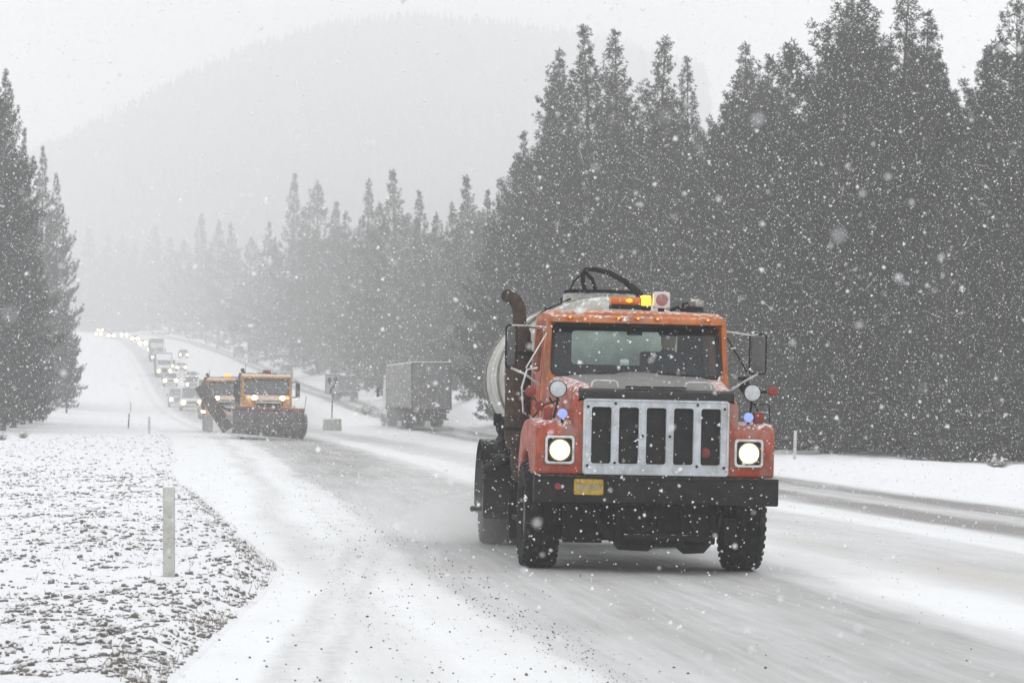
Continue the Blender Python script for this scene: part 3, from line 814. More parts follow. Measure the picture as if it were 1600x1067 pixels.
def understory(n, Y0, Y1, lab, grp, hr, rows=None):
    for i in range(n):
        Y = Y0 * (Y1 / Y0) ** rng.random(); u = rng.uniform(3.5, 11) + (6 if Y > 150 else 0)
        X = float(xc(Y)) + float(tab(_UO, Y)) + 3 + u
        px = 800 + X / Y * FPX
        if not -100 < px < 1750: continue
        if rows is not None: rows.append((X, Y, rng.uniform(*hr), rng.uniform(1.2, 1.6)))
        else: pine(X, Y, rng.uniform(*hr), 10 + rng.randrange(4), lab, grp, rng.uniform(1.1, 1.5), with_snow=rng.random() < .5)
understory(46, 84, 190, 'young bushy pine filling the shaded foot of the near forest', 'young pines at the foot of the near forest', (4, 9))
understory(110, 190, 600, '', '', (6, 11), misty)
def cap_left(px): return float(np.interp(px, [-120, 0, 40, 95, 130, 150, 200], [120, 180, 260, 310, 430, 520, 560]))
def left_fill(n, Y0, Y1, pxs, lab, grp, var0, wf=.75):
    for i in range(n):
        Y = rng.uniform(Y0, Y1); px = rng.uniform(*pxs); X = at_px(px, Y)
        lim = cap_left(px) if Y < 400 else cap_mid(max(px, 100))
        H = min((629 - lim - rng.uniform(5, 120)) * Y / FPX + CAM_Z - gz(X, Y), 24)
        if H > 4: pine(X, Y, H, var0 + rng.randrange(4), lab, grp, rng.uniform(.85, 1.2) * wf)
left_fill(14, 140, 190, (-110, 40), 'dark pine packed inside the left-hand stand', 'pines packed inside the left-hand stand', 0)
left_fill(10, 235, 270, (-60, 80), 'paler pine at the back of the left-hand stand', 'paler pines at the back of the left-hand stand', 10)
for i in range(34):
    Y = rng.uniform(970, 1060); px = rng.uniform(60, 340); X = at_px(px, Y)
    ghost.append((X, Y, min(26, (629 - cap_mid(max(px, 100)) - rng.uniform(5, 90)) * Y / FPX + CAM_Z - gz(X, Y)), 1.1))
forest_mass('misty_forest', misty, 'misty forest filling in behind the hazy pines of the middle distance')
forest_mass('ghostly_forest', ghost, 'ghost-pale forest beyond the far bend of the road')

# the far hillside wood: one mass of small conical crowns
hv, hf = [], []
def cone_crowns(pts):
    global hv, hf
    for X, Y, H in pts:
        z = gz(X, Y); k = len(hv)
        for (zz, r_) in ((.05, .20), (.45, .13)):
            a0 = rng.random() * 6
            for i in range(5):
                t = a0 + i * 1.2566
                hv.append((X + H * r_ * math.cos(t) * rng.uniform(.7, 1.2), Y + H * r_ * math.sin(t), z + H * zz))
        hv.append((X, Y, z + H * .7)); hv.append((X, Y, z + H))
        for i in range(5):
            j = (i + 1) % 5
            hf.append((k + i, k + j, k + 10)); hf.append((k + 5 + i, k + 5 + j, k + 11))
pts = []
for i in range(13000):
    Y = rng.uniform(1150, 1760); X = at_px(rng.uniform(-250, 1100), Y)
    if hashnoise(np.array(X * .012), np.array(Y * .02), 4) < .10: continue
    pts.append((X, Y, rng.uniform(14, 30)))
cone_crowns(pts)
fm = raw_mesh('hillside_forest', hv, hf, M['needles'])
fo = bpy.data.objects.new('hillside_forest', fm); COL.objects.link(fo)
tag(fo, 'faint wooded mountainside fading into the falling snow', 'forest', kind='stuff')

# ------------------------------------------------------------------ verge: clods, stones, grit, shrubs, posts
ICO = None
def lump_proto(seed, sub=1):
    bm = bmesh.new(); bmesh.ops.create_icosphere(bm, subdivisions=sub, radius=1.0)
    r = random.Random(seed)
    v = [tuple(x * r.uniform(.65, 1.25) for x in p.co) for p in bm.verts]
    bm.verts.index_update(); f = [tuple(q.index for q in fa.verts) for fa in bm.faces]; bm.free()
    return np.array(v), np.array(f)
PROTO = [lump_proto(i) for i in range(8)]
def lumps(name, P, S, mat, flat=0.6, seed=3):
    rs = np.random.RandomState(seed); V = []; F = []; k = 0
    for i in range(len(P)):
        pv, pf = PROTO[rs.randint(8)]
        a = rs.uniform(0, 6.28); c, s_ = math.cos(a), math.sin(a)
        q = pv * S[i] * np.array([rs.uniform(.7, 1.5), rs.uniform(.7, 1.3), flat * rs.uniform(.6, 1.3)])
        q = np.stack([q[:, 0] * c - q[:, 1] * s_, q[:, 0] * s_ + q[:, 1] * c, q[:, 2]], -1) + P[i]
        V.append(q); F.append(pf + k); k += len(q)
    me = raw_mesh(name, np.concatenate(V), np.concatenate(F), mat)
    o = bpy.data.objects.new(name, me); COL.objects.link(o); return o
def scatter_bank(n, Ya, Yb, smin, smax, pw, dens_seed, thr, edge_bias=0.0):
    P, S = [], []
    rs = np.random.RandomState(dens_seed)
    while len(P) < n:
        Y = Ya * (Yb / Ya) ** rs.rand(); ue = float(tab(_UE, Y))
        width = float(xc(Y)) + ue - at_px(-60, Y)
        if width < 0.3: continue
        f = rs.rand()
        if edge_bias and rs.rand() < edge_bias: f = f ** 3 * .3
        u = ue - 0.02 - width * f
        d = .40 * hashnoise(np.array(u * 1.3), np.array(Y * .8), 21) + .60 * hashnoise(np.array(u * 6), np.array(Y * 5), 22)
        if d < thr + .25 * rs.rand() - .1: continue
        X = float(xc(Y)) + u
        s_ = smin + (smax - smin) * rs.rand() ** pw
        P.append((X, Y, float(gz_full(X, Y)) + s_ * .12)); S.append(s_)
    return np.array(P), np.array(S)
P, S = scatter_bank(9500, 15.5, 62, .006, .036, 3.6, 31, .42, .04)
tag(lumps('earth_clods', P, S, M['clod'], .85), 'frozen earth clods and tufts poking through thin snow on the verge', 'clods', kind='stuff')
P, S = scatter_bank(4200, 30, 130, .010, .045, 2.8, 33, .44)
tag(lumps('far_earth_clods', P, S, M['clod'], seed=5), 'small dark clods speckling the snowy verge farther up the road', 'clods', kind='stuff')
# grit thrown along the shoulder
P, S = [], []
rs = np.random.RandomState(77)
while len(P) < 3200:
    Y = 14 * (70 / 14) ** rs.rand()
    q = rs.rand()
    if q < .40: u = rs.normal(-2.0, .18)
    elif q < .62: u = rs.normal(-2.9 - .02 * (28 - Y), .22)
    elif q < .94: u = rs.uniform(-4.6, -1.4)
    else: u = rs.uniform(-1, 5.5)
    if u < tab(_UE, Y) + .05: continue
    s_ = .0025 + .0075 * rs.rand() ** 4
    P.append((float(xc(Y)) + u, Y, float(road_z(u, Y)) + s_ * .5)); S.append(s_)
tag(lumps('road_grit', P, S, M['grit'], .8, 9), 'dark gravel grains strewn over the snowy shoulder and lane edge', 'gravel', kind='stuff')
# dry stalks at the lip of the bank
def stalks(name, n, seed, fn):
    rs = np.random.RandomState(seed); V = []; F = []
    for i in range(n):
        X, Y, z, h = fn(rs)
        a = rs.uniform(0, 6.28); ln = rs.uniform(.2, 1.1); w = .0025 + .002 * rs.rand()
        tip = np.array([math.cos(a) * ln * h, math.sin(a) * ln * h, h]); sd = np.array([math.cos(a + 1.57), math.sin(a + 1.57), 0]) * w
        b = np.array([X, Y, z]); k = len(V)
        V += [b - sd, b + sd, b + tip * .6 + sd * .7 + np.array([0, 0, h * .1]), b + tip]
        F += [(k, k + 1, k + 2), (k, k + 2, k + 3)]
    me = raw_mesh(name, V, F, M['twig']); o = bpy.data.objects.new(name, me); COL.objects.link(o); return o
def bankpt(rs):
    while True:
        Y = 15.5 * (50 / 15.5) ** rs.rand(); ue = float(tab(_UE, Y))
        u = ue - abs(rs.normal(0, .22)) if rs.rand() < .55 else ue - rs.rand() * 3
        if hashnoise(np.array(u * 3), np.array(Y * 2), 41) < .5: continue
        X = float(xc(Y)) + u
        return X, Y, float(gz_full(X, Y)) - .005, rs.uniform(.02, .07)
tag(stalks('dry_grass', 1700, 51, bankpt), 'short dead grass stubble showing through the snow on the verge', 'grass', kind='stuff')

def stone(px, Y, r_, label, seed):
    bm = bmesh.new(); bmesh.ops.create_icosphere(bm, subdivisions=3, radius=1)
    for v in bm.verts:
        n_ = mnoise.fractal(v.co * 1.6 + Vector((seed, 0, 0)), .8, 2, 4)
        v.co *= (1 + .38 * n_); v.co.z *= .62
    me = bpy.data.meshes.new('earth_lump'); bm.to_mesh(me); bm.free(); me.materials.append(M['clod'])
    o = bpy.data.objects.new('earth_lump', me); COL.objects.link(o)
    X = at_px(px, Y); o.location = (X, Y, float(gz_full(X, Y)) + r_ * .3); o.scale = (r_ * 1.25, r_, r_ * 1.05); o.rotation_euler = (0, 0, seed)
    tag(o, label, 'clod', 'larger earth lumps on the verge')
stone(183, 18.3, .052, 'large snow-dusted earth lump with a split right side at the bottom of the verge', 1)
stone(130, 19.9, .042, 'single dark rounded earth lump left of the largest one', 2)
stone(184, 22.0, .040, 'blackish earth lump on the verge left of the white post foot', 3)
stone(132, 22.8, .034, 'dark lump of earth near another, highest on the verge left of the post', 4)
stone(148, 33.5, .045, 'small grey clod alone in the snow level with the middle of the white post', 5)
stone(325, 19.8, .036, 'grey clod on the broken lip of the verge', 6)
stone(276, 20.8, .033, 'clod beside the lip, just below the foot of the white post', 7)

def bush(px, Y, h, label, n=260, seed=1, col='twig', spread=1.0):
    rs = np.random.RandomState(seed)
    X = at_px(px, Y); z0 = float(gz_full(X, Y))
    root = empty('snowy_bush', (X, Y, z0), label=label, cat='bush', group='low bushes in the snow')
    mb = MB()
    for i in range(n):
        a = rs.uniform(0, 6.28); e = rs.uniform(.35, 1.4); L = h * rs.uniform(.5, 1.1)
        d = Vector((math.cos(a) * math.cos(e) * spread, math.sin(a) * math.cos(e) * spread, math.sin(e))) * L
        b = Vector((rs.normal(0, h * .12), rs.normal(0, h * .12), -.02))
        mb.tube([b, b + d * .5 + Vector((0, 0, h * .05)), b + d], [.008, .006, .002], 3)
    mb.build('stems', M['twig'], root)
    sm = MB()
    for i in range(n // 6):
        a = rs.uniform(0, 6.28); q = h * rs.uniform(.2, .8) * spread
        sm.ell((q * math.cos(a) * .7, q * math.sin(a) * .7, h * rs.uniform(.25, .85)), (h * .10, h * .10, h * .05), 6, 4)
    sm.build('snow_cap', M['snow'], root, smooth=True)['kind'] = 'stuff'
bush(36, 118, .35, 'faint low bush half buried in snow beyond the verge on the left', 140, 1)
bush(4, 112, .32, 'faint low bush cut by the left edge beyond the verge', 120, 2)
bush(1560, 74, .32, 'snow-capped low bush on the bank at the far right', 200, 3, spread=1.5)
bush(572, 236, 1.0, 'snowy scrub on the white slope behind the grey truck', 160, 4, spread=1.4)
bush(600, 226, 1.1, 'snowy scrub on the white slope beside the mirror of the trailer rig', 160, 5, spread=1.4)

def post(px, base_py, Y, h, w, label, lean=0.0, marks=False, mat='post'):
    X = at_px(px, Y); z = float(gz_full(X, Y))
    root = empty('marker_post', (X, Y, z), (0, lean, 0), label, 'post', 'roadside marker posts')
    mb = MB(); mb.box(-w / 2, w / 2, -w * .35, w * .35, -.3, h)
    mb.build('shaft', M[mat], root, bevel=w * .06)
    if marks:
        for zz, ww, hh, xo in ((.42, .25, .006, 0), (.66, .3, .005, .01), (.20, .28, .006, .01)):
            m_ = MB(); m_.box(-w * ww / 2 + xo, w * ww / 2 + xo, -w * .35 - .004, -w * .35 + .001, zz * h, zz * h + hh * 2)
            m_.build('nail_scar', M['postmark'], root, bevel=.003)
    cp = MB(); cp.box(-w * .48, w * .48, -w * .33, w * .33, h - .001, h + w * .12); cp.build('snow_cap', M['snow'], root, bevel=w * .05)
    return root
post(264, 910, 23.4, .73, .094, 'weathered white wooden post standing on the near snowy verge, the closest one', 0.0, True)
post(233, 682, 134, .82, .10, 'pale post at the edge of the verge below the car queue', 0.01)
post(200.6, 648, 158, .82, .07, 'thin dark post on the snowbank left of the car queue', 0.05, mat='bark')
post(204, 622, 240, .85, .07, 'faint thin stake behind the dark post on the snowbank', 0.03, mat='bark')
post(1241.5, 717, 84, .84, .09, 'pale post on the far snowbank right of the tanker truck', 0.03)

# ------------------------------------------------------------------ wheels
def wheel(parent, x, y, r, w, name='wheel', side=1, dual=False, tread=True):
    """tyre across the x axis; side = +1 when the outer face looks to +x."""
    root = empty(name, (x, y, r)); link_parent(root, parent)
    root.empty_display_size = .1
    h = w / 2
    t = MB()
    prof = [(-h * .80, r * .56), (-h * .98, r * .70), (-h, r * .84), (-h * .93, r * .93), (-h * .80, r * .985)]
    if tread:
        for g in (-.52, 0.0, .52):
            prof += [(h * (g - .07), r), (h * (g - .06), r * .972), (h * (g + .06), r * .972), (h * (g + .07), r)]
    prof += [(h * .80, r * .985), (h * .93, r * .93), (h, r * .84), (h * .98, r * .70), (h * .80, r * .56), (-h * .80, r * .56)]
    t.lathe(prof, 48)
    if tread:
        for k in range(34):
            a = 2 * math.pi * k / 34
            for sx in (-1, 1):
                ca, sa = math.cos(a + .04 * sx), math.sin(a + .04 * sx)
                vs = []
                for xx in (sx * h * .66, sx * h * 1.0):
                    for rr__ in (r * .93, r * 1.012 if abs(xx) < h * .8 else r * .955):
                        for da in (-.045, .045):
                            vs.append((xx, rr__ * math.cos(a + da), rr__ * math.sin(a + da)))
                t.add(vs, [(0, 1, 3, 2), (4, 6, 7, 5), (0, 4, 5, 1), (2, 3, 7, 6), (0, 2, 6, 4), (1, 5, 7, 3)])
    t.build('tyre', M['tyre'], root, smooth=True)
    m = MB()
    s = side
    m.lathe([(s * -h * .7, 0.0), (s * -h * .7, r * .56), (s * h * .72, r * .57), (s * h * .72, r * .52), (s * h * .35, r * .46), (s * h * .30, r * .28), (s * h * .75, r * .22), (s * h * .78, 0.0)], 28)
    m.build('rim', M['rim'], root, smooth=True)
    return root

# ------------------------------------------------------------------ the tanker truck in front
def tanker_truck():
    T = empty('tanker_truck', (1.275, 28.5, 0.0), (0, R(1.2), R(5.3)),
              'orange tanker truck with white slotted grille and lit headlights driving towards us', 'truck')
    def P(name, mb, mat, parent=T, **k): return mb.build(name, M[mat], parent, **k)
    FY = -1.03
    # --- chassis
    for sx in (-1, 1):
        P('frame_rail', MB().box(sx * .43 - .05, sx * .43 + .05, -.95, 6.0, .62, .86), 'under', bevel=.01)
    ax = MB(); ax.tube([(-.95, 0, .52), (-.7, 0, .50), (-.5, 0, .40), (.5, 0, .40), (.7, 0, .50), (.95, 0, .52)], [.07, .08, .075, .075, .08, .07], 10)
    P('front_axle', ax, 'under', smooth=True)
    for sx in (-1, 1):
        sp = MB()
        for k in range(5): sp.box(sx * .45 - .045, sx * .45 + .045, -.62 + .1 * k, .62 - .1 * k, .56 - .018 * k, .575 - .018 * k)
        P('leaf_spring', sp, 'under', bevel=.003)
        hg = MB().prism([(-.75, .35), (-.60, .35), (-.55, .72), (-.80, .72)], sx * .45 - .05, sx * .45 + .05); P('spring_hanger', hg, 'under', bevel=.01)
    oil = MB().prism([(-.55, .75), (-.5, .36), (.35, .36), (.55, .75)], -.24, .24); P('oil_pan', oil, 'under', bevel=.03)
    hitch = MB()
    hitch.prism([(-.42, .68), (-.42, .34), (-.34, .235), (-.05, .225), (.02, .275), (.22, .275), (.30, .205), (.50, .215), (.60, .33), (.60, .68)], -.98, -.90, 'y'); 
    P('hitch_plate', hitch, 'under', bevel=.012)
    for sx in (-.36, -.1, .28, .58):
        P('hitch_rib', MB().prism([(-1.03, .32), (-.981, .30), (-.981, .66), (-1.05, .60)], sx - .02, sx + .02), 'under', bevel=.005)
    P('hydraulic_ram', MB().cyl((-.62, -.9, .62), (-.40, -.96, .33), .035, n=12).cyl((-.66, -.89, .68), (-.55, -.92, .53), .05, n=12), 'under', smooth=True)
    P('hanging_hose', MB().tube([(.35, -1.0, .60), (.40, -1.02, .42), (.50, -1.02, .34), (.62, -1.0, .40), (.66, -.98, .60)], .02, 8), 'black', smooth=True)
    P('hanging_hose', MB().tube([(-.30, -1.0, .62), (-.24, -1.03, .45), (-.12, -1.03, .40), (0, -1.02, .50), (.02, -1.0, .64)], .016, 8), 'black', smooth=True)
    P('hook_ring', MB().lathe([(-.02, .045), (-.02, .07), (.02, .07), (.02, .045), (-.02, .045)], 16, 'y', (.10, -1.03, .50)), 'under')
    P('tow_pin', MB().cyl((-.3, -1.06, .36), (.48, -1.06, .36), .035), 'under', smooth=True)
    P('steering_link', MB().tube([(-.8, -.25, .42), (.8, -.22, .42)], .025), 'under')
    P('step_bracket', MB().prism([(-.78, .30), (-.72, .30), (-.68, .66), (-.82, .66)], -.86, -.50).box(-.86, -.48, -.80, -.70, .29, .33), 'under', bevel=.008)
    P('tow_hook', MB().box(.70, .82, -.95, -.75, .32, .55), 'under', bevel=.01)
    # underbody blade between the axles and what hangs beneath
    P('underbody_blade', MB().prism([(2.10, .20), (2.14, .18), (2.36, .42), (2.30, .72), (2.22, .72), (2.26, .45)], -1.12, .92), 'under', bevel=.01)
    P('blade_hanger', MB().box(-.5, .5, 2.2, 2.6, .5, .8), 'under', bevel=.02)
    P('fuel_tank', MB().cyl((.80, .95, .72), (.80, 2.0, .72), .29, n=24), 'under', smooth=True)
    P('battery_box', MB().box(-1.06, -.60, .85, 1.75, .48, .98), 'under', bevel=.02)
    P('cab_step', MB().box(-1.16, -.80, .78, 1.45, .42, .47).box(-1.14, -1.10, .80, .84, .46, .82).box(-1.14, -1.10, 1.38, 1.42, .46, .82), 'under', bevel=.006)
    rear_ax = MB().cyl((-.95, 4.8, .52), (.95, 4.8, .52), .09).ell((0, 4.8, .52), (.24, .22, .24)); P('rear_axle', rear_ax, 'under', smooth=True)
    P('gearbox', MB().box(-.22, .22, 1.0, 2.0, .50, .86), 'under', bevel=.05)
    # --- bumper
    bp = MB()
    bp.prism([(-1.16, .70), (-1.10, .685), (-1.10, .69), (-1.00, .69), (-1.00, .95), (-1.16, .95)], -1.19, 1.19)
    P('front_bumper', bp, 'black', bevel=.012)
    P('bumper_lip', MB().box(-1.16, 1.15, -1.175, -1.155, .925, .952), 'black', bevel=.004)
    pl = P('licence_plate', MB().prism(rr(.285, .15, .015, 3, (-.665, .845)), -1.172, -1.164, 'y'), 'plate')
    # only smudges can be made out on the plate
    for k, (dx, w_) in enumerate(((-.10, .022), (-.066, .026), (-.03, .02), (.012, .026), (.05, .022), (.085, .026))):
        P('plate_character', MB().box(-.665 + dx - w_ / 2, -.665 + dx + w_ / 2, -1.176, -1.1715, .815, .870), 'band', pl, bevel=.002)
    P('tow_light', MB().cyl((-.965, -1.19, .845), (-.965, -1.16, .845), .032), 'redlens', bevel=.006)
    # --- radiator and grille
    P('radiator', MB().box(-.76, .76, -.965, -.90, .98, 1.72), 'blackgloss')
    for k in range(17):
        P('radiator_fin', MB().box(-.70, .70, -.978, -.966, 1.03 + .038 * k, 1.034 + .038 * k), 'blackgloss')
    g = MB(); gz0, gz1, gx = .975, 1.688, .70
    pitch, sw, sh = .268, .202, .555
    xs = [-gx] + [(-1.5 + k) * pitch for k in range(4)] + [gx]
    cz = 1.345
    for k in range(5):
        cx = (k - 2) * pitch
        n_ = 5
        inner = rr(sw, sh, .03, n_, (cx, cz))
        x0, x1 = xs[k], xs[k + 1]
        outer = []
        for (a, b) in inner:
            dx, dz = a - cx, b - cz
            # push the loop point out to the cell's rectangle
            tx = ((x1 - cx) / dx if dx > 0 else (x0 - cx) / dx) if abs(dx) > 1e-6 else 1e9
            tz = ((gz1 - cz) / dz if dz > 0 else (gz0 - cz) / dz) if abs(dz) > 1e-6 else 1e9
            t = min(tx, tz); outer.append((cx + dx * t, cz + dz * t))
        # keep the rectangle's true corners
        for (qx, qz) in ((x1, gz1), (x0, gz1), (x0, gz0), (x1, gz0)):
            i_ = min(range(len(outer)), key=lambda j: (outer[j][0] - qx) ** 2 + (outer[j][1] - qz) ** 2); outer[i_] = (qx, qz)
        g.ring([(a, FY - .005, b) for a, b in outer], [(a, FY - .005, b) for a, b in inner], (0, .045, 0))
        tr = MB(); tr.ring([(a, FY - .012, b) for a, b in rr(sw + .012, sh + .012, .034, 5, (cx, cz))], [(a, FY - .012, b) for a, b in rr(sw - .006, sh - .006, .026, 5, (cx, cz))], (0, .06, 0))
        P('slot_trim', tr, 'white')
    grille = P('grille', g, 'white', weld=True)
    P('grille_rim', MB().ring([(a, FY - .016, b) for a, b in rr(1.43, .735, .035, 5, (0, 1.331))], [(a, FY - .016, b) for a, b in rr(1.385, .69, .03, 5, (0, 1.331))], (0, .06, 0)), 'white', grille, bevel=.006)
    for (bx, bz) in ((-.668, 1.62), (-.668, 1.05), (.668, 1.62), (.668, 1.05), (-.402, 1.655), (.402, 1.655), (-.402, 1.08), (.402, 1.06), (-.134, 1.345), (.134, 1.345)):
        P('grille_bolt', MB().cyl((bx, FY - .022, bz), (bx, FY - .004, bz), .013, n=8), 'black', grille)
    P('grille_emblem', MB().ell((.50, -.975, 1.19), (.045, .01, .05), 7, 5), 'redlens')
    # --- hood
    def sec(y, w, z0, zs, zt, crown, c=.10):
        return [(-w, y, z0), (-w, y, zs), (-w + c * .4, y, zs + (zt - zs) * .7), (-w + c, y, zt), (-w * .45, y, zt + crown * .8), (0, y, zt + crown), (w * .45, y, zt + crown * .8), (w - c, y, zt), (w - c * .4, y, zs + (zt - zs) * .7), (w, y, zs), (w, y, z0)]
    secs = [sec(-1.02, .80, .97, 1.60, 1.735, .012), sec(-.97, .815, .97, 1.63, 1.775, .02), sec(-.6, .85, .97, 1.68, 1.83, .03), sec(-.1, .90, .97, 1.72, 1.875, .035), sec(.46, .965, .97, 1.76, 1.915, .04)]
    hd = MB(); m_ = len(secs[0]); vs = [p for s_ in secs for p in s_]
    hd.add(vs, [(i * m_ + k, i * m_ + k + 1, (i + 1) * m_ + k + 1, (i + 1) * m_ + k) for i in range(len(secs) - 1) for k in range(m_ - 1)])
    # front face either side of the grille
    hd.add([(-.80, -1.02, .97), (-.69, -1.02, .97), (-.69, -1.02, 1.69), (-.80, -1.02, 1.66)], [(0, 1, 2, 3)])
    hd.add([(.80, -1.02, .97), (.69, -1.02, .97), (.69, -1.02, 1.69), (.80, -1.02, 1.66)], [(0, 1, 2, 3)])
    hood = P('hood', hd, 'red', smooth=True)
    top = MB(); tvs = []
    for (y, w, zt, cr) in ((-.955, .74, 1.782, .022), (-.6, .78, 1.838, .032), (-.1, .83, 1.884, .037), (.455, .90, 1.922, .042)):
        for k in range(9):
            t = -1 + k / 4; tvs.append((w * t, y, zt + cr * (1 - t * t) + (0 if abs(t) < 1 else -.045)))
    top.add(tvs, [(i * 9 + k, i * 9 + k + 1, (i + 1) * 9 + k + 1, (i + 1) * 9 + k) for i in range(3) for k in range(8)])
    P('hood_top', top, 'hoodgrey', hood, smooth=True)
    hump = MB(); hv_ = []
    for (y, w, z) in ((-.45, .30, 1.845), (-.2, .34, 1.93), (.2, .38, 1.965), (.46, .40, 1.985)):
        for k in range(9):
            t = -1 + k / 4; hv_.append((w * t + .0, y, z - .10 * abs(t) ** 3))
    hump.add(hv_, [(i * 9 + k, i * 9 + k + 1, (i + 1) * 9 + k + 1, (i + 1) * 9 + k) for i in range(3) for k in range(8)])
    P('hood_bulge', hump, 'hoodgrey', hood, smooth=True)
    P('hood_lip', MB().prism([(-1.05, 1.70), (-1.035, 1.775), (-.95, 1.80), (-.94, 1.79), (-.99, 1.70)], -.76, .76), 'blackgloss', bevel=.008)
    for sx in (-1, 1):
        c = sx * .46 - .03
        P('hood_handle', MB().tube([(c - .13, -.86, 1.81), (c - .12, -.86, 1.86), (c - .09, -.86, 1.875), (c + .09, -.86, 1.875), (c + .12, -.86, 1.86), (c + .13, -.86, 1.81)], .010, 6), 'chrome', hood, smooth=True)
    P('hood_badge_bar', MB().box(-.30, .30, -.955, -.935, 1.81, 1.828), 'black', hood, bevel=.004)
    # --- fenders
    def fender(sx):
        arc = [( .62 * math.cos(t), .52 + .66 * math.sin(t)) for t in [R(a) for a in range(40, 141, 10)]]
        poly = [(-1.02, .955), (-1.035, 1.30), (-1.02, 1.42), (-.95, 1.475), (-.4, 1.50), (.2, 1.47), (.55, 1.36), (.74, 1.10), (.76, .80), (.66, .80)] + arc + [(-.62, .955)]
        x0, x1 = (-1.17, -.74) if sx < 0 else (.74, 1.17)
        f = P('fender', MB().prism(poly, x0, x1), 'red', bevel=.035, seg=3)
        cx, cz = sx * .925 - .015, 1.195
        P('headlight_bezel', MB().ring([(a, -1.062, b) for a, b in rr(.285, .275, .035, 5, (cx, cz))], [(a, -1.062, b) for a, b in rr(.235, .225, .025, 5, (cx, cz))], (0, .05, 0)), 'chrome', f, bevel=.006)
        P('headlight_bucket', MB().prism(rr(.24, .23, .025, 4, (cx, cz)), -1.048, -1.0, 'y'), 'black', f)
        return f, cx, cz
    for sx in (-1, 1):
        f, cx, cz = fender(sx)
        hl = empty('headlight', (cx, -1.05, cz)); link_parent(hl, T)
        P('lamp_ring', MB().lathe([(-.02, .098), (-.02, .112), (.004, .112), (.004, .098), (-.02, .098)], 28, 'y'), 'rim', hl)
        P('lens', MB().lathe([(-.034, 0.0), (-.033, .045), (-.026, .08), (-.012, .100), (.0, .100)], 28, 'y'), 'headglow', hl, smooth=True)
        P('lit_core', MB().lathe([(-.040, 0.0), (-.039, .045), (-.034, .078), (-.024, .084)], 24, 'y'), 'hotcore', hl, smooth=True)
        # blue-white lamp and turn lamp on the fender
        P('marker_lamp', MB().cyl((sx * .912, -1.0, 1.545), (sx * .912, -.96, 1.545), .047, n=20), 'bluelens', bevel=.008)
        P('lamp_stalk', MB().cyl((sx * .912, -.97, 1.46), (sx * .912, -.97, 1.52), .015), 'black')
        P('turn_lamp', MB().box(sx * 1.04 - .045, sx * 1.04 + .045, -.86, -.76, 1.485, 1.60), 'redlens', bevel=.015)
        # round convex mirror on its post
        mx = -.955 if sx < 0 else .955
        P('round_mirror', MB().lathe([(-.006, 0), (-.004, .05), (.0, .078)], 26, 'y', (mx, -.935, 1.785)), 'lampface', smooth=True)
        P('mirror_shell', MB().lathe([(-.008, .078), (-.008, .086), (.02, .086), (.05, .06), (.06, 0)], 26, 'y', (mx, -.93, 1.785)), 'black', smooth=True)
        P('mirror_post', MB().tube([(mx, -.90, 1.77), (mx, -.88, 1.64), (mx - .03, -.85, 1.50)], .012, 6), 'black', smooth=True)
        P('mirror_stay', MB().tube([(mx + .02, -.89, 1.68), (mx + .12 * sx, -.6, 1.62), (mx + .05 * sx, -.3, 1.50)], .008, 6), 'black')
    P('side_marker', MB().lathe([(-.03, 0), (-.025, .03), (0, .052), (.03, .045), (.05, 0)], 20, 'y', (1.155, -.93, 1.805)), 'redlens', smooth=True)
    P('side_marker_arm', MB().tube([(1.04, -.92, 1.79), (1.10, -.92, 1.80)], .014), 'black')
    P('guard_wire', MB().tube([(.98, -.9, 1.675), (1.13, -.9, 1.675), (1.135, -.9, 1.50)], .007, 6), 'black')
    # left-hand clutter of lamps and hoses ahead of the door
    P('warning_lamp', MB().cyl((-1.10, -.62, 1.62), (-1.10, -.56, 1.62), .05, n=16), 'redlens', bevel=.008)
    P('warning_lamp', MB().cyl((-1.00, -.66, 1.60), (-1.00, -.60, 1.60), .04, n=16), 'amber', bevel=.008)
    P('reflector', MB().cyl((-1.14, -.15, 1.76), (-1.14, -.10, 1.76), .055, n=16), 'redlens', bevel=.008)
    P('cable', MB().tube([(-1.15, -.5, 1.50), (-1.08, -.55, 1.60), (-1.02, -.5, 1.52), (-.95, -.5, 1.62), (-.98, -.4, 1.70)], .011, 6), 'black', smooth=True)
    P('cable', MB().tube([(-1.17, -.2, 1.5), (-1.20, -.2, 1.62), (-1.12, -.25, 1.70), (-1.05, -.2, 1.60)], .010, 6), 'black', smooth=True)
    P('grab_rail', MB().tube([(-1.10, .15, 1.50), (-1.19, .10, 1.55), (-1.21, .10, 1.80), (-1.16, .12, 1.98), (-1.05, .2, 2.0)], .011, 6), 'chrome', smooth=True)
    # --- cab
    def cw(z): return .99 - (.07 * (z - 1.5) if z > 1.5 else 0)
    def fmap(a, b): return (a * cw(b) / .95, .45 + max(0, b - 1.9) * .30, b)
    n_ = 7
    outer = rr(1.90, 1.0, .06, n_, (0, 2.055)); inner = rr(1.74, .535, .075, n_, (0, 2.205))
    fr = MB().ring([fmap(a, b) for a, b in outer], [fmap(a, b) for a, b in inner], (0, .08, 0))
    cab = P('cab_front', fr, 'orange')
    P('windscreen_gasket', MB().ring([(p[0], p[1] - .012, p[2]) for p in (fmap(a, b) for a, b in rr(1.765, .56, .085, n_, (0, 2.205)))],
                                 [(p[0], p[1] - .012, p[2]) for p in (fmap(a, b) for a, b in rr(1.69, .485, .06, n_, (0, 2.205)))], (0, .03, 0)), 'blackgloss', bevel=.005)
    ws = [fmap(a, b) for a, b in rr(1.71, .51, .065, n_, (0, 2.205))]
    P('windscreen', MB().add([(p[0], p[1] + .006, p[2]) for p in ws], [tuple(range(len(ws)))]), 'glass')
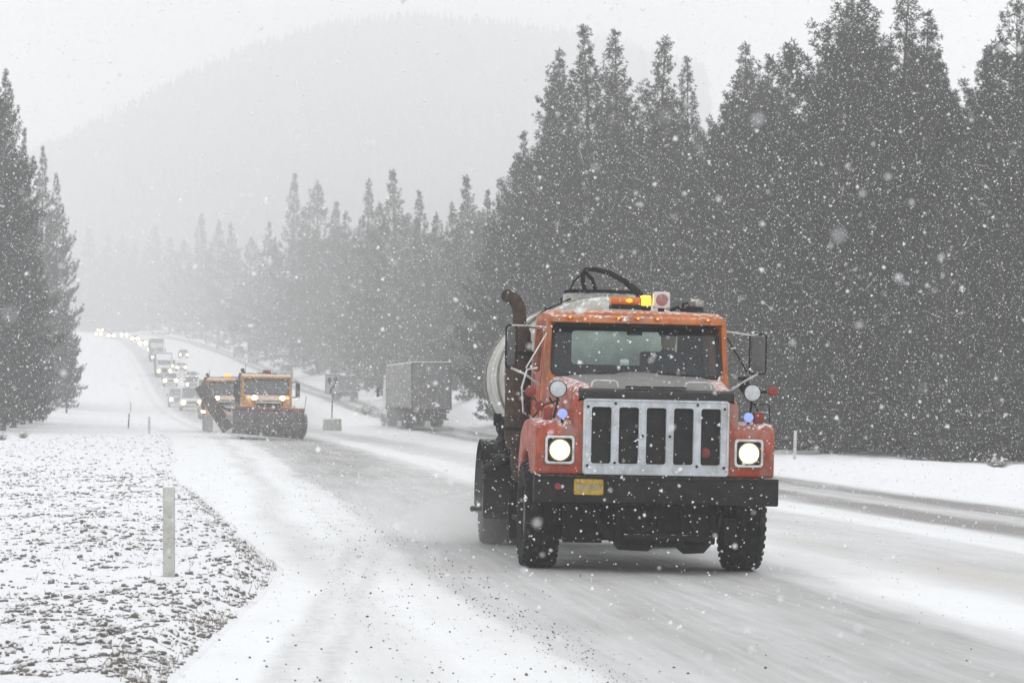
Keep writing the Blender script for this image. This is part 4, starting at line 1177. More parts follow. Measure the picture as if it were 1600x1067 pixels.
    for sx, a, b in ((-1, (-.42, 1.955), (.05, 1.985)), (1, (.62, 1.955), (.22, 1.975))):
        P('wiper', MB().tube([(a[0], .425, a[1]), (b[0], .432, b[1])], .008, 6).tube([(a[0], .40, a[1] - .04), ((a[0] + b[0]) / 2, .42, (a[1] + b[1]) / 2)], .006, 6), 'blackgloss')
    for sx in (-1, 1):
        def smap(a, b, off=0): return (sx * (cw(b) + .002 + off), a, b)
        so = rr(1.24, 1.52, .06, n_, (1.115, 1.805)); si = rr(.66, .44, .06, n_, (1.05, 2.19))
        P('cab_side', MB().ring([smap(a, b) for a, b in so], [smap(a, b) for a, b in si], (-sx * .05, 0, 0)), 'orange')
        d = MB().ring([smap(a, b, .012) for a, b in rr(.82, 1.42, .08, n_, (1.06, 1.80))], [smap(a, b, .012) for a, b in rr(.67, .45, .06, n_, (1.05, 2.19))], (-sx * .012, 0, 0))
        door = P('door', d, 'red' if sx < 0 else 'orange')
        P('door_handle', MB().box(*sorted((sx * 1.0, sx * 1.035)), 1.30, 1.42, 1.72, 1.75), 'chrome', door, bevel=.006)
        gl = [smap(a, b, -.02) for a, b in si]
        P('door_window', MB().add(gl, [tuple(range(len(gl)))]), 'clearglass', door)
    bo = rr(1.88, 1.46, .06, n_, (0, 1.80)); bi = rr(1.14, .36, .04, n_, (.04, 2.25))
    P('cab_back', MB().ring([(a * cw(b) / .95, 1.735, b) for a, b in bo], [(a, 1.735, b) for a, b in bi], (0, .03, 0)), 'interior')
    P('rear_window', MB().add([(a, 1.75, b) for a, b in bi], [tuple(range(len(bi)))]), 'clearglass')
    rf = MB(); rv = []
    for (y, z0, z1, w) in ((.50, 2.475, 2.53, .885), (.52, 2.475, 2.575, .90), (.62, 2.475, 2.60, .905), (1.1, 2.475, 2.625, .91), (1.65, 2.475, 2.61, .905), (1.78, 2.475, 2.55, .90)):
        rv += [(-w, y, z0), (-w - .012, y, z1 - .04), (-w + .05, y, z1 - .005), (-w * .5, y, z1 + .008), (0, y, z1 + .012), (w * .5, y, z1 + .008), (w - .05, y, z1 - .005), (w + .012, y, z1 - .04), (w, y, z0)]
    fs = [(i * 9 + k, i * 9 + (k + 1) % 9, (i + 1) * 9 + (k + 1) % 9, (i + 1) * 9 + k) for i in range(5) for k in range(9)] + [tuple(range(9)), tuple(range(45, 54))]
    roof = P('roof', rf.add(rv, fs), 'orange', smooth=True)
    P('visor', MB().prism([(.44, 2.475), (.455, 2.535), (.53, 2.565), (.60, 2.565), (.60, 2.475)], -.90, .90), 'orange', bevel=.02)
    for x in (-.70, -.20, 0, .20, .72):
        ml = P('roof_marker', MB().ell((x, .445, 2.528), (.030, .03, .020), 12, 8), 'amber', smooth=True)
        P('marker_bulb', MB().ell((x, .412, 2.528), (.012, .008, .009), 8, 6), 'amberglow', ml)
    P('cab_floor', MB().box(-.93, .93, .47, 1.72, 1.20, 1.25), 'interior')
    P('dashboard', MB().prism([(.50, 1.5), (.50, 1.93), (.62, 1.95), (.80, 1.90), (.86, 1.5)], -.92, .92), 'interior', bevel=.02)
    for x in (-.45, .42):
        P('seat', MB().box(x - .24, x + .24, 1.22, 1.62, 1.25, 1.62).box(x - .23, x + .23, 1.55, 1.68, 1.62, 2.22 if x > 0 else 2.02), 'interior', bevel=.04)
    sw_ = MB()
    ring_ = [(.42 + .20 * math.cos(t), .92 - .07 * math.sin(t), 1.90 + .19 * math.sin(t)) for t in np.linspace(0, 2 * math.pi, 25)]
    sw_.tube(ring_, .014, 6); sw_.cyl((.42, .92, 1.90), (.42, .74, 1.75), .02)
    P('steering_wheel', sw_, 'blackgloss', smooth=True)
    P('inner_mirror', MB().box(-.08, .08, .66, .68, 2.36, 2.42).cyl((0, .66, 2.42), (0, .63, 2.47), .008), 'interior', bevel=.008)
    P('sticker', MB().prism(rr(.09, .06, .01, 3, (-.12, 2.08)), .51, .513, 'y'), 'lampface')
    # --- roof gear
    lb = empty('light_bar', (-.01, .92, 2.66)); link_parent(lb, T)
    P('bar_base', MB().box(-.22, .20, -.09, .09, -.02, .02), 'black', lb, bevel=.01)
    P('amber_lens', MB().prism(rr(.18, .085, .03, 4, (0, .062)), -.22, .10, 'x'), 'amber', lb, bevel=.008)
    P('lit_lens', MB().prism(rr(.17, .11, .045, 5, (0, .07)), .102, .20, 'x'), 'beacon', lb, bevel=.02)
    P('inner_bulb', MB().ell((-.03, -.09, .066), (.035, .012, .02), 10, 6), 'amberglow', lb)
    wl_ = empty('work_lamp', (.30, .86, 2.74)); link_parent(wl_, T)
    P('lamp_housing', MB().prism(rr(.17, .17, .025, 4, (0, 0)), -.04, .06, 'y'), 'palebox', wl_, bevel=.01)
    P('lamp_disc', MB().lathe([(-.052, 0), (-.048, .05), (-.039, .066)], 24, 'y'), 'pinkdisc', wl_, smooth=True)
    P('lamp_bracket', MB().box(-.03, .03, -.02, .04, -.14, -.085), 'black', wl_)
    cl = empty('folded_beacon', (.66, .95, 2.66)); link_parent(cl, T)
    P('beacon_foot', MB().lathe([(-.03, 0), (-.03, .10), (.02, .09), (.02, 0)], 16, 'z'), 'black', cl)
    P('snowy_dome', MB().ell((.02, 0, .05), (.09, .09, .055), 12, 8), 'block', cl, smooth=True)
    P('dome_clip', MB().tube([(-.13, 0, -.03), (-.12, -.02, .05), (-.07, -.02, .06)], .014, 6), 'black', cl)
    P('roof_horn', MB().tube([(.40, .90, 2.64), (.48, .90, 2.67), (.56, .90, 2.64)], .02, 6), 'black')
    # --- side mirrors
    for sx in (-1, 1):
        y0 = .42
        if sx > 0:
            X0, X1, z0, z1 = 1.16, 1.33, 1.99, 2.40
        else:
            X0, X1, z0, z1 = -1.35, -1.24, 2.00, 2.43
        ms = empty('side_mirror', (0, 0, 0)); link_parent(ms, T)
        loop = [(a, y0, b) for a, b in rr(abs(X1 - X0), z1 - z0, .03, 3, ((X0 + X1) / 2, (z0 + z1) / 2))]
        P('mirror_frame', MB().tube(loop + loop[:1], .009, 6), 'black', ms, smooth=True)
        P('mirror_head', MB().prism(rr(abs(X1 - X0) - .04, z1 - z0 - .06, .02, 3, ((X0 + X1) / 2, (z0 + z1) / 2)), y0 - .01, y0 + .035, 'y'), 'mirrorback', ms, bevel=.008)
        ix = sx * .93
        P('mirror_arm', MB().tube([(ix, .50, 2.42), (sx * 1.16, y0, 2.385 if sx > 0 else 2.43), ((X0 + X1) / 2, y0, z1)], .010, 6), 'chrome', ms)
        P('mirror_arm', MB().tube([(ix, .48, 2.36), (sx * 1.14, y0, 2.0)], .008, 6), 'black' if sx > 0 else 'chrome', ms)
        P('mirror_arm', MB().tube([(sx * .98, .45, 1.82), (sx * 1.14, y0 - .02, 1.93), ((X0 + X1) / 2, y0, z0)], .012, 6), 'chrome', ms)
        if sx > 0: P('mirror_joint', MB().ell((1.12, .44, 1.86), (.06, .05, .07), 10, 8).box(1.05, 1.17, .42, .47, 1.92, 1.96), 'black', ms, bevel=.006)
    # --- exhaust stack
    ex = empty('exhaust_stack', (-1.11, 1.55, 0)); link_parent(ex, T)
    P('muffler', MB().lathe([(1.15, 0), (1.15, .10), (1.20, .125), (2.38, .125), (2.44, .10), (2.45, 0)], 24, 'z'), 'exhaust', ex, smooth=True)
    P('heat_shield', MB().lathe([(1.25, .130), (1.25, .138), (2.30, .138), (2.30, .130)], 24, 'z'), 'exhaust', ex, smooth=True)
    P('stack_pipe', MB().tube([(0, 0, 2.40), (0, 0, 2.56), (-.01, -.01, 2.64), (-.045, -.02, 2.72), (-.10, -.04, 2.765), (-.16, -.06, 2.775)], [.075, .074, .074, .072, .070, .070], 16), 'exhaust', ex, smooth=True)
    P('stack_mouth', MB().cyl((-.161, -.0605, 2.7755), (-.163, -.062, 2.776), .060, n=16), 'blackgloss', ex)
    P('lower_pipe', MB().tube([(0, 0, 1.2), (0, 0, 1.0), (.05, -.05, .8), (.2, -.3, .7)], .07, 12), 'exhaust', ex, smooth=True)
    for z in (1.35, 2.15): P('clamp', MB().lathe([(z, .140), (z, .150), (z + .04, .150), (z + .04, .140)], 20, 'z').box(.12, .2, -.02, .02, z, z + .04), 'black', ex)
    P('stay_rod', MB().tube([(-1.09, 1.55, 2.45), (-.80, 1.6, 2.45)], .012, 6), 'black')
    # --- tank
    tcz, trx, trz, ty0, ty1 = 1.93, 1.145, .90, 2.45, 5.45
    def ellring(y, k, n_=44): return [(trx * k * math.cos(2 * math.pi * i / n_), y, tcz + trz * k * math.sin(2 * math.pi * i / n_)) for i in range(n_)]
    tk = MB(); ks = ((ty0 - .16, .02), (ty0 - .155, .35), (ty0 - .12, .68), (ty0 - .06, .9), (ty0, .985), (ty0 + .04, 1.0), (ty1 - .04, 1.0), (ty1, .985), (ty1 + .08, .9), (ty1 + .14, .65), (ty1 + .16, .02))
    tv = [p for y, k in ks for p in ellring(y, k)]
    tk.add(tv, [(i * 44 + k, i * 44 + (k + 1) % 44, (i + 1) * 44 + (k + 1) % 44, (i + 1) * 44 + k) for i in range(len(ks) - 1) for k in range(44)] + [tuple(range(43, -1, -1)), tuple(range(len(tv) - 44, len(tv)))])
    tank = P('tank', tk, 'tank', smooth=True)
    for y in (2.60, 3.55, 5.25):
        b_ = MB(); n4 = 44
        o1 = [ellring(y + dy, k) for dy, k in ((-.03, 1.004), (-.03, 1.022), (.03, 1.022), (.03, 1.004))]
        b_.add([p for r_ in o1 for p in r_], [(i * n4 + k, i * n4 + (k + 1) % n4, (i + 1) * n4 + (k + 1) % n4, (i + 1) * n4 + k) for i in range(3) for k in range(n4)])
        P('tank_band', b_, 'band', tank, smooth=True)
    P('manhole', MB().lathe([(2.72, .42), (2.86, .42), (2.885, .38), (2.885, 0)], 28, 'z', (-.06, 3.1, 0)), 'tank', tank, smooth=True)
    P('manhole_rim', MB().lathe([(2.883, .40), (2.905, .42), (2.905, .36), (2.888, .36)], 28, 'z', (-.06, 3.1, 0)), 'black', tank)
    P('hatch_bar', MB().tube([(-.50, 2.72, 2.885), (-.42, 2.72, 2.90), (-.05, 2.70, 2.90), (.28, 2.72, 2.90), (.36, 2.72, 2.91)], .014, 6), 'black', tank)
    P('hand_rail', MB().tube([(-1.05, 2.6, 2.24), (-.92, 2.6, 2.50), (-.74, 2.6, 2.66), (-.45, 2.6, 2.80)], .012, 6), 'black', tank, smooth=True)
    for q in ((-.9, 2.44), (-.72, 2.62), (-.55, 2.725)):
        P('rail_stud', MB().cyl((q[0], 2.6, q[1] - .0), (q[0] - .01, 2.6, q[1] + .08), .010), 'black', tank)
    hose = MB().tube([(.35, 2.3, 2.68), (.30, 2.25, 2.80), (.22, 2.3, 2.90), (.10, 2.35, 3.00), (-.06, 2.4, 3.085), (-.20, 2.45, 3.12), (-.30, 2.5, 3.12), (-.335, 2.52, 3.07), (-.325, 2.55, 2.99), (-.30, 2.6, 2.90)],
                     [.05, .048, .042, .032, .030, .028, .028, .028, .026, .026], 10)
    P('loading_hose', hose, 'black', smooth=True)
    P('hose_leg', MB().tube([(-.30, 2.5, 3.08), (-.22, 2.6, 3.02), (-.17, 2.65, 2.90)], .022, 8), 'black', smooth=True)
    P('hose_leg', MB().tube([(-.33, 2.5, 3.08), (-.42, 2.6, 2.99), (-.46, 2.65, 2.89)], .010, 8), 'black', smooth=True)
    for y in (2.5, 4.9):
        P('tank_saddle', MB().prism([(-.95, 1.0), (.95, 1.0), (.98, 1.45), (.7, 1.25), (0, 1.08), (-.7, 1.25), (-.98, 1.45)], y, y + .12, 'y'), 'under', bevel=.01)
    P('catwalk', MB().box(-1.16, -.86, 2.4, 5.4, 1.02, 1.06), 'under', bevel=.008)
    P('subframe', MB().box(-.5, .5, 1.9, 5.9, .87, 1.02), 'under', bevel=.01)
    # valves and pipe hanging under the tank's side
    vg = empty('valve_gear', (-1.08, 2.7, 1.2)); link_parent(vg, T)
    P('valve_body', MB().ell((-.06, 0, .18), (.10, .14, .12), 10, 8), 'black', vg)
    P('valve_wheel', MB().cyl((-.18, 0, .26), (-.10, 0, .26), .07, n=12), 'black', vg)
    P('drain_pipe', MB().tube([(-.05, 0, .12), (-.02, 0, -.02), (-.0, .02, -.14), (-.10, .1, -.2), (-.2, .5, -.28)], [.05, .045, .04, .045, .05], 8), 'black', vg, smooth=True)
    P('bracket', MB().box(-.14, .08, -.1, .5, -.03, .02), 'black', vg, bevel=.01)
    P('air_tank', MB().cyl((.02, -.1, .0), (.02, .7, .0), .12, n=16), 'under', vg, smooth=True)
    # --- wheels
    wheel(T, -1.03, 0, .535, .345, 'front_wheel', -1)
    wheel(T, 1.03, 0, .535, .345, 'front_wheel', 1)
    for sx in (-1, 1):
        for xx in (1.07, .76): wheel(T, sx * xx, 4.8, .535, .28, 'rear_wheel', sx)
        arc = [(4.8 + .66 * math.cos(t), .56 + .66 * math.sin(t)) for t in [R(a) for a in range(200, -21, -11)]]
        arc2 = [(4.8 + .63 * math.cos(t), .56 + .63 * math.sin(t)) for t in [R(a) for a in range(-20, 201, 11)]]
        P('rear_fender', MB().prism(arc + arc2, sx * .60, sx * 1.24), 'black', bevel=.006)
        P('mud_flap', MB().box(min(sx * .62, sx * 1.24), max(sx * .62, sx * 1.24), 4.02, 4.05, .32, .92), 'under', bevel=.01)
    P('side_lamp', MB().box(-1.285, -1.245, 4.1, 4.2, .98, 1.10), 'black', bevel=.008)
    P('tool_stub', MB().cyl((-1.24, 4.3, .42), (-1.34, 4.3, .42), .022).ell((-1.35, 4.3, .42), (.03, .03, .035), 8, 6), 'black')
    for x in (-.86, .86):
        P('front_mud_flap', MB().box(x - .22, x + .22, .66, .69, .30, .95), 'under', bevel=.01)
    return T
truck = tanker_truck()

# the driver behind the windscreen
def driver():
    mw = Matrix.Translation((1.275, 28.5, 0)) @ Matrix.Rotation(R(5.3), 4, 'Z') @ Matrix.Rotation(R(1.2), 4, 'Y')
    joints = {'pel': (.42, 1.40, 1.70, .16), 'spine': (.43, 1.38, 1.88, .155), 'chest': (.44, 1.33, 2.06, .17), 'neck': (.44, 1.27, 2.20, .062), 'headb': (.44, 1.24, 2.27, .078), 'head': (.44, 1.235, 2.345, .096), 'crown': (.44, 1.25, 2.41, .070),
              'shl': (.24, 1.32, 2.10, .078), 'ell': (.14, 1.15, 1.90, .056), 'wrl': (.27, .98, 1.95, .036), 'hal': (.29, .945, 1.97, .034),
              'shr': (.64, 1.32, 2.10, .078), 'elr': (.72, 1.15, 1.90, .056), 'wrr': (.58, .98, 1.95, .036), 'har': (.56, .945, 1.97, .034),
              'hpl': (.33, 1.32, 1.68, .10), 'knl': (.30, .95, 1.72, .075), 'anl': (.30, .80, 1.34, .05), 'hpr': (.52, 1.32, 1.68, .10), 'knr': (.56, .95, 1.72, .075), 'anr': (.56, .80, 1.34, .05)}
    ed = [('pel', 'spine'), ('spine', 'chest'), ('chest', 'neck'), ('neck', 'headb'), ('headb', 'head'), ('head', 'crown'), ('chest', 'shl'), ('shl', 'ell'), ('ell', 'wrl'), ('wrl', 'hal'),
          ('chest', 'shr'), ('shr', 'elr'), ('elr', 'wrr'), ('wrr', 'har'), ('pel', 'hpl'), ('hpl', 'knl'), ('knl', 'anl'), ('pel', 'hpr'), ('hpr', 'knr'), ('knr', 'anr')]
    names = list(joints); me = bpy.data.meshes.new('person')
    base = Vector((.42, 1.40, 1.62))
    me.from_pydata([tuple(Vector(joints[k][:3]) - base) for k in names], [(names.index(a), names.index(b)) for a, b in ed], [])
    o = bpy.data.objects.new('person', me); COL.objects.link(o)
    sk = o.modifiers.new('skin', 'SKIN'); sb = o.modifiers.new('sub', 'SUBSURF'); sb.levels = 2; sb.render_levels = 2
    for i, k in enumerate(names):
        r_ = joints[k][3]; me.skin_vertices[0].data[i].radius = (r_, r_)
    me.skin_vertices[0].data[0].use_root = True
    dg = bpy.context.evaluated_depsgraph_get(); ev = o.evaluated_get(dg); m2 = bpy.data.meshes.new_from_object(ev)
    o.modifiers.clear(); o.data = m2
    m2.materials.clear(); m2.materials.append(M['jacket']); m2.materials.append(M['skin'])
    for p in m2.polygons:
        p.use_smooth = True
        c = p.center + base
        if c.z > 2.24 and c.y < 1.33: p.material_index = 1
    # nose
    for v in m2.vertices:
        c = v.co + base
        d = (c - Vector((.44, 1.13, 2.32))).length
        if d < .035: v.co.y -= .022 * (1 - d / .035)
    o.matrix_world = mw @ Matrix.Translation(base)
    tag(o, 'driver in a dark jacket at the wheel of the orange tanker truck', 'person')
    cap = MB(); cap.ell((0.02, -.14, .80), (.108, .125, .075), 16, 10); cap.prism([(-.32, .765), (-.24, .78), (-.2, .76)], -.06, .10)
    c_ = cap.build('cap', M['jacket'], None, smooth=True); c_.parent = o
    # hands: five fingers curled over the wheel rim
    for sx, hx in ((-1, .275), (1, .565)):
        for k in range(5):
            hb = Vector((hx, .945, 1.975)) - base; off = (k - 2) * .018
            L = (.055, .075, .08, .074, .06)[k]
            if k == 0: pts_ = [hb + Vector((-.02 * -sx, 0, -.02)), hb + Vector((.02 * -sx, -.03, -.01)), hb + Vector((.03 * -sx, -.045, .01))]
            else: pts_ = [hb + Vector((0, 0, off)), hb + Vector((0, -L * .7, off + .005)), hb + Vector((-.02 * sx, -L, off - .01)), hb + Vector((-.035 * sx, -L * .7, off - .012))]
            f = MB().tube(pts_, [.010, .009, .007, .006][:len(pts_)], 6).build('finger', M['skin'], None, smooth=True); f.parent = o
driver()

# ------------------------------------------------------------------ plow trucks
def plow_truck(px, Y, label, wing, du=0.0, beacon='redlens', front_plow=True, lamps=True):
    X = at_px(px, Y)
    T = empty('plow_truck', (X, Y, gz_road(X, Y)), (0, R(1.0) * (Y < 140), -heading(Y) - 0.0), label, 'snowplow', 'yellow snowplow trucks')
    def P(name, mb, mat, parent=T, **k): return mb.build(name, M[mat], parent, **k)
    P('chassis', MB().box(-.45, .45, -.6, 6.5, .6, .95), 'under', bevel=.02)
    wheel(T, -1.03, .3, .53, .30, 'front_wheel', -1, tread=False); wheel(T, 1.03, .3, .53, .30, 'front_wheel', 1, tread=False)
    for y in (4.6, 5.95):
        for sx in (-1, 1): wheel(T, sx * .95, y, .53, .52, 'rear_wheel', sx, tread=False)
    cab = P('cab', MB().prism([(1.05, 1.0), (1.05, 1.95), (1.25, 2.78), (1.40, 2.90), (2.9, 2.90), (3.0, 2.8), (3.0, 1.0)], -1.12, 1.12), 'yellow', bevel=.07)
    wsd = [(a, 1.0 + (b - 1.95) * .24, b) for a, b in rr(1.92, .64, .08, 4, (0, 2.34))]
    P('windscreen', MB().add(wsd, [tuple(range(len(wsd)))]), 'darkglass', cab)
    P('windscreen_frame', MB().ring([(a, .985 + (b - 1.95) * .24, b) for a, b in rr(2.0, .72, .1, 4, (0, 2.34))], [(a, .985 + (b - 1.95) * .24, b) for a, b in rr(1.9, .62, .08, 4, (0, 2.34))], (0, .03, 0)), 'blackgloss', cab)
    P('sun_visor', MB().prism([(1.02, 2.70), (.92, 2.80), (1.2, 2.93), (1.3, 2.9)], -1.08, 1.08), 'yellow', cab, bevel=.02)
    for sx in (-1, 1):
        P('side_window', MB().box(*sorted((sx * 1.118, sx * 1.128)), 1.35, 2.4, 2.0, 2.6), 'darkglass', cab, bevel=.004)
    hood = P('hood', MB().prism([(-.95, .95), (-.98, 1.62), (-.85, 1.80), (1.12, 2.0), (1.12, .95)], -.98, .98), 'yellow', bevel=.08)
    P('grille', MB().prism(rr(1.05, .62, .08, 4, (0, 1.42)), -1.01, -.96, 'y'), 'black', hood)
    P('grille_bar', MB().box(-.55, .55, -1.04, -1.0, 1.62, 1.68), 'chrome', hood, bevel=.01)
    P('grille_bar', MB().box(-.50, .50, -1.04, -1.0, 1.34, 1.40), 'chrome', hood, bevel=.01)
    for sx in (-1, 1):
        P('fender', MB().prism([(-.90, .95), (-.92, 1.35), (-.7, 1.52), (.6, 1.52), (1.0, 1.3), (1.0, .8), (.85, .8), (.80, 1.0), (.6, 1.12), (.1, 1.12), (-.2, .95)], *sorted((sx * .80, sx * 1.2))), 'yellow', bevel=.05)
        hx = sx * .62
        hl = empty('headlight', (hx, -1.03, 1.85)); link_parent(hl, T)
        P('housing', MB().box(-.14, .14, -.02, .16, -.12, .12), 'blackgloss', hl, bevel=.03)
        P('lens', MB().ell((0, -.03, 0), (.12, .03, .10), 16, 8), 'carlamp' if lamps else 'lampface', hl, smooth=True)
        P('turn_signal', MB().ell((sx * .22, -.02, .02), (.06, .03, .06), 10, 6), 'amberglow', hl)
        P('lamp_arm', MB().box(-.02, .02, .0, .06, -.35, -.11), 'black', hl)
        m_ = empty('side_mirror', (sx * 1.38, .9, 2.2)); link_parent(m_, T)
        P('mirror_head', MB().box(-.10, .10, 0, .08, -.34, .34), 'black', m_, bevel=.03)
        P('mirror_arm', MB().tube([(-sx * .28, .15, .36), (-sx * .02, .05, .40), (0, .04, .30)], .022, 6), 'black', m_, smooth=True)
        P('mirror_arm', MB().tube([(-sx * .28, .15, -.30), (0, .04, -.30)], .022, 6), 'black', m_)
    bcn = empty('beacon', (.05, 1.5, 2.93)); link_parent(bcn, T)
    P('beacon_base', MB().box(-.42, .42, -.10, .10, -.03, .05), 'black', bcn, bevel=.02)
    P('beacon_lens', MB().box(-.22, .14, -.09, .09, .05, .19), beacon, bcn, bevel=.04)
    P('antenna', MB().tube([(-.95, 1.4, 2.9), (-.96, 1.4, 3.35)], .012, 5), 'black')
    P('exhaust', MB().tube([(-1.0, 3.12, 1.2), (-1.0, 3.12, 3.0), (-1.04, 3.2, 3.15)], .09, 10), 'exhaust', smooth=True)
    body = P('dump_body', MB().prism([(3.3, 1.15), (3.3, 2.75), (3.1, 2.95), (3.2, 3.0), (3.5, 2.9), (7.2, 2.75), (7.3, 1.15)], -1.2, 1.2), 'bladegrey', bevel=.04)
    for y in (3.9, 4.8, 5.7, 6.6):
        for sx in (-1, 1): P('body_rib', MB().box(*sorted((sx * 1.2, sx * 1.26)), y, y + .1, 1.2, 2.7), 'bladegrey', body)
    if front_plow:
        # curved mouldboard across the nose, angled to push snow to the shoulder
        pr = [(-.10, .12), (-.18, .30), (-.17, .60), (-.08, .92), (.10, 1.16)]
        def plow_part(name, prof, x0, x1, mat, th=.03):
            mb = MB(); vs = []; n = len(prof)
            for x in (x0, x1):
                gro = 1 + .10 * (x - x0) / (x1 - x0)
                for (y, z) in prof: vs.append((x, y, z * gro))
                for (y, z) in reversed(prof): vs.append((x, y + th, z * gro + .004))
            k = 2 * n
            mb.add(vs, [(i, (i + 1) % k, k + (i + 1) % k, k + i) for i in range(k)] + [tuple(range(k - 1, -1, -1)), tuple(range(k, 2 * k))])
            return P(name, mb, mat, plo, bevel=.004)
        plo = empty('plow', (-.08, -1.85, .04), (0, R(4), R(12))); link_parent(plo, T)
        plow_part('mouldboard', pr, -1.62, 1.62, 'bladegrey')
        plow_part('painted_rim', [(.10, 1.165), (.04, 1.23), (.06, 1.34)], -1.60, 1.60, 'bladered', .05)
        P('cutting_edge', MB().box(-1.60, 1.62, -.12, -.085, .0, .13), 'chrome', plo, bevel=.005)
        for x in (-1.3, -.65, 0, .65, 1.3): P('rib', MB().prism([(-.05, .15), (.25, .2), (.3, .9), (.12, 1.15), (-.1, .6)], x - .02, x + .02), 'bladered', plo)
        P('end_roll', MB().lathe([(1.56, .30), (1.56, .52), (1.66, .52), (1.66, .30)], 20, 'x', (0, .05, .74)), 'bladegrey', plo, smooth=True)
        P('marker_stake', MB().tube([(1.60, .05, 1.2), (1.63, .05, 2.05)], .014, 5), 'bladered', plo)
        P('hitch_frame', MB().box(-.5, .5, .3, 1.3, .3, .6).box(-.45, .45, .9, 1.1, .6, 1.25), 'black', plo, bevel=.02)
        P('snow_deflector', MB().box(-.9, .9, .2, .5, 1.15, 1.25), 'bladered', plo, bevel=.02)
    if wing:
        wg = empty('wing_plow', (-1.70, .0, .40), (0, R(-33), R(-10))); link_parent(wg, T)
        P('wing_blade', MB().prism([(-.12, 0), (-.30, .5), (-.42, 1.2), (-.46, 2.3), (-.40, 2.34), (-.35, 1.2), (-.24, .5), (-.06, 0)], -.27, .27), 'bladegrey', wg, bevel=.015)
        P('wing_edge', MB().box(.275, .31, -.52, -.30, .05, 2.34), 'bladered', wg, bevel=.01)
        for z in (.5, 1.0, 1.5, 2.0): P('wing_rib', MB().box(-.28, .28, -.47, -.45, z, z + .04), 'bladered' if z > 1 else 'black', wg)
        P('wing_arm', MB().tube([(.5, .2, .7), (.1, -.2, 1.3)], .05, 8), 'black', wg)
    return T
def gz_road(X, Y): return float(road_z(X - xc(Y), Y))
plow_truck(417, 126, 'yellow snowplow truck with red-edged front plow and raised wing blade, both headlights on', True)
plow_truck(357, 150, 'second yellow snowplow truck half hidden behind the raised wing blade, amber beacons flashing', False, beacon='amberglow', front_plow=False)

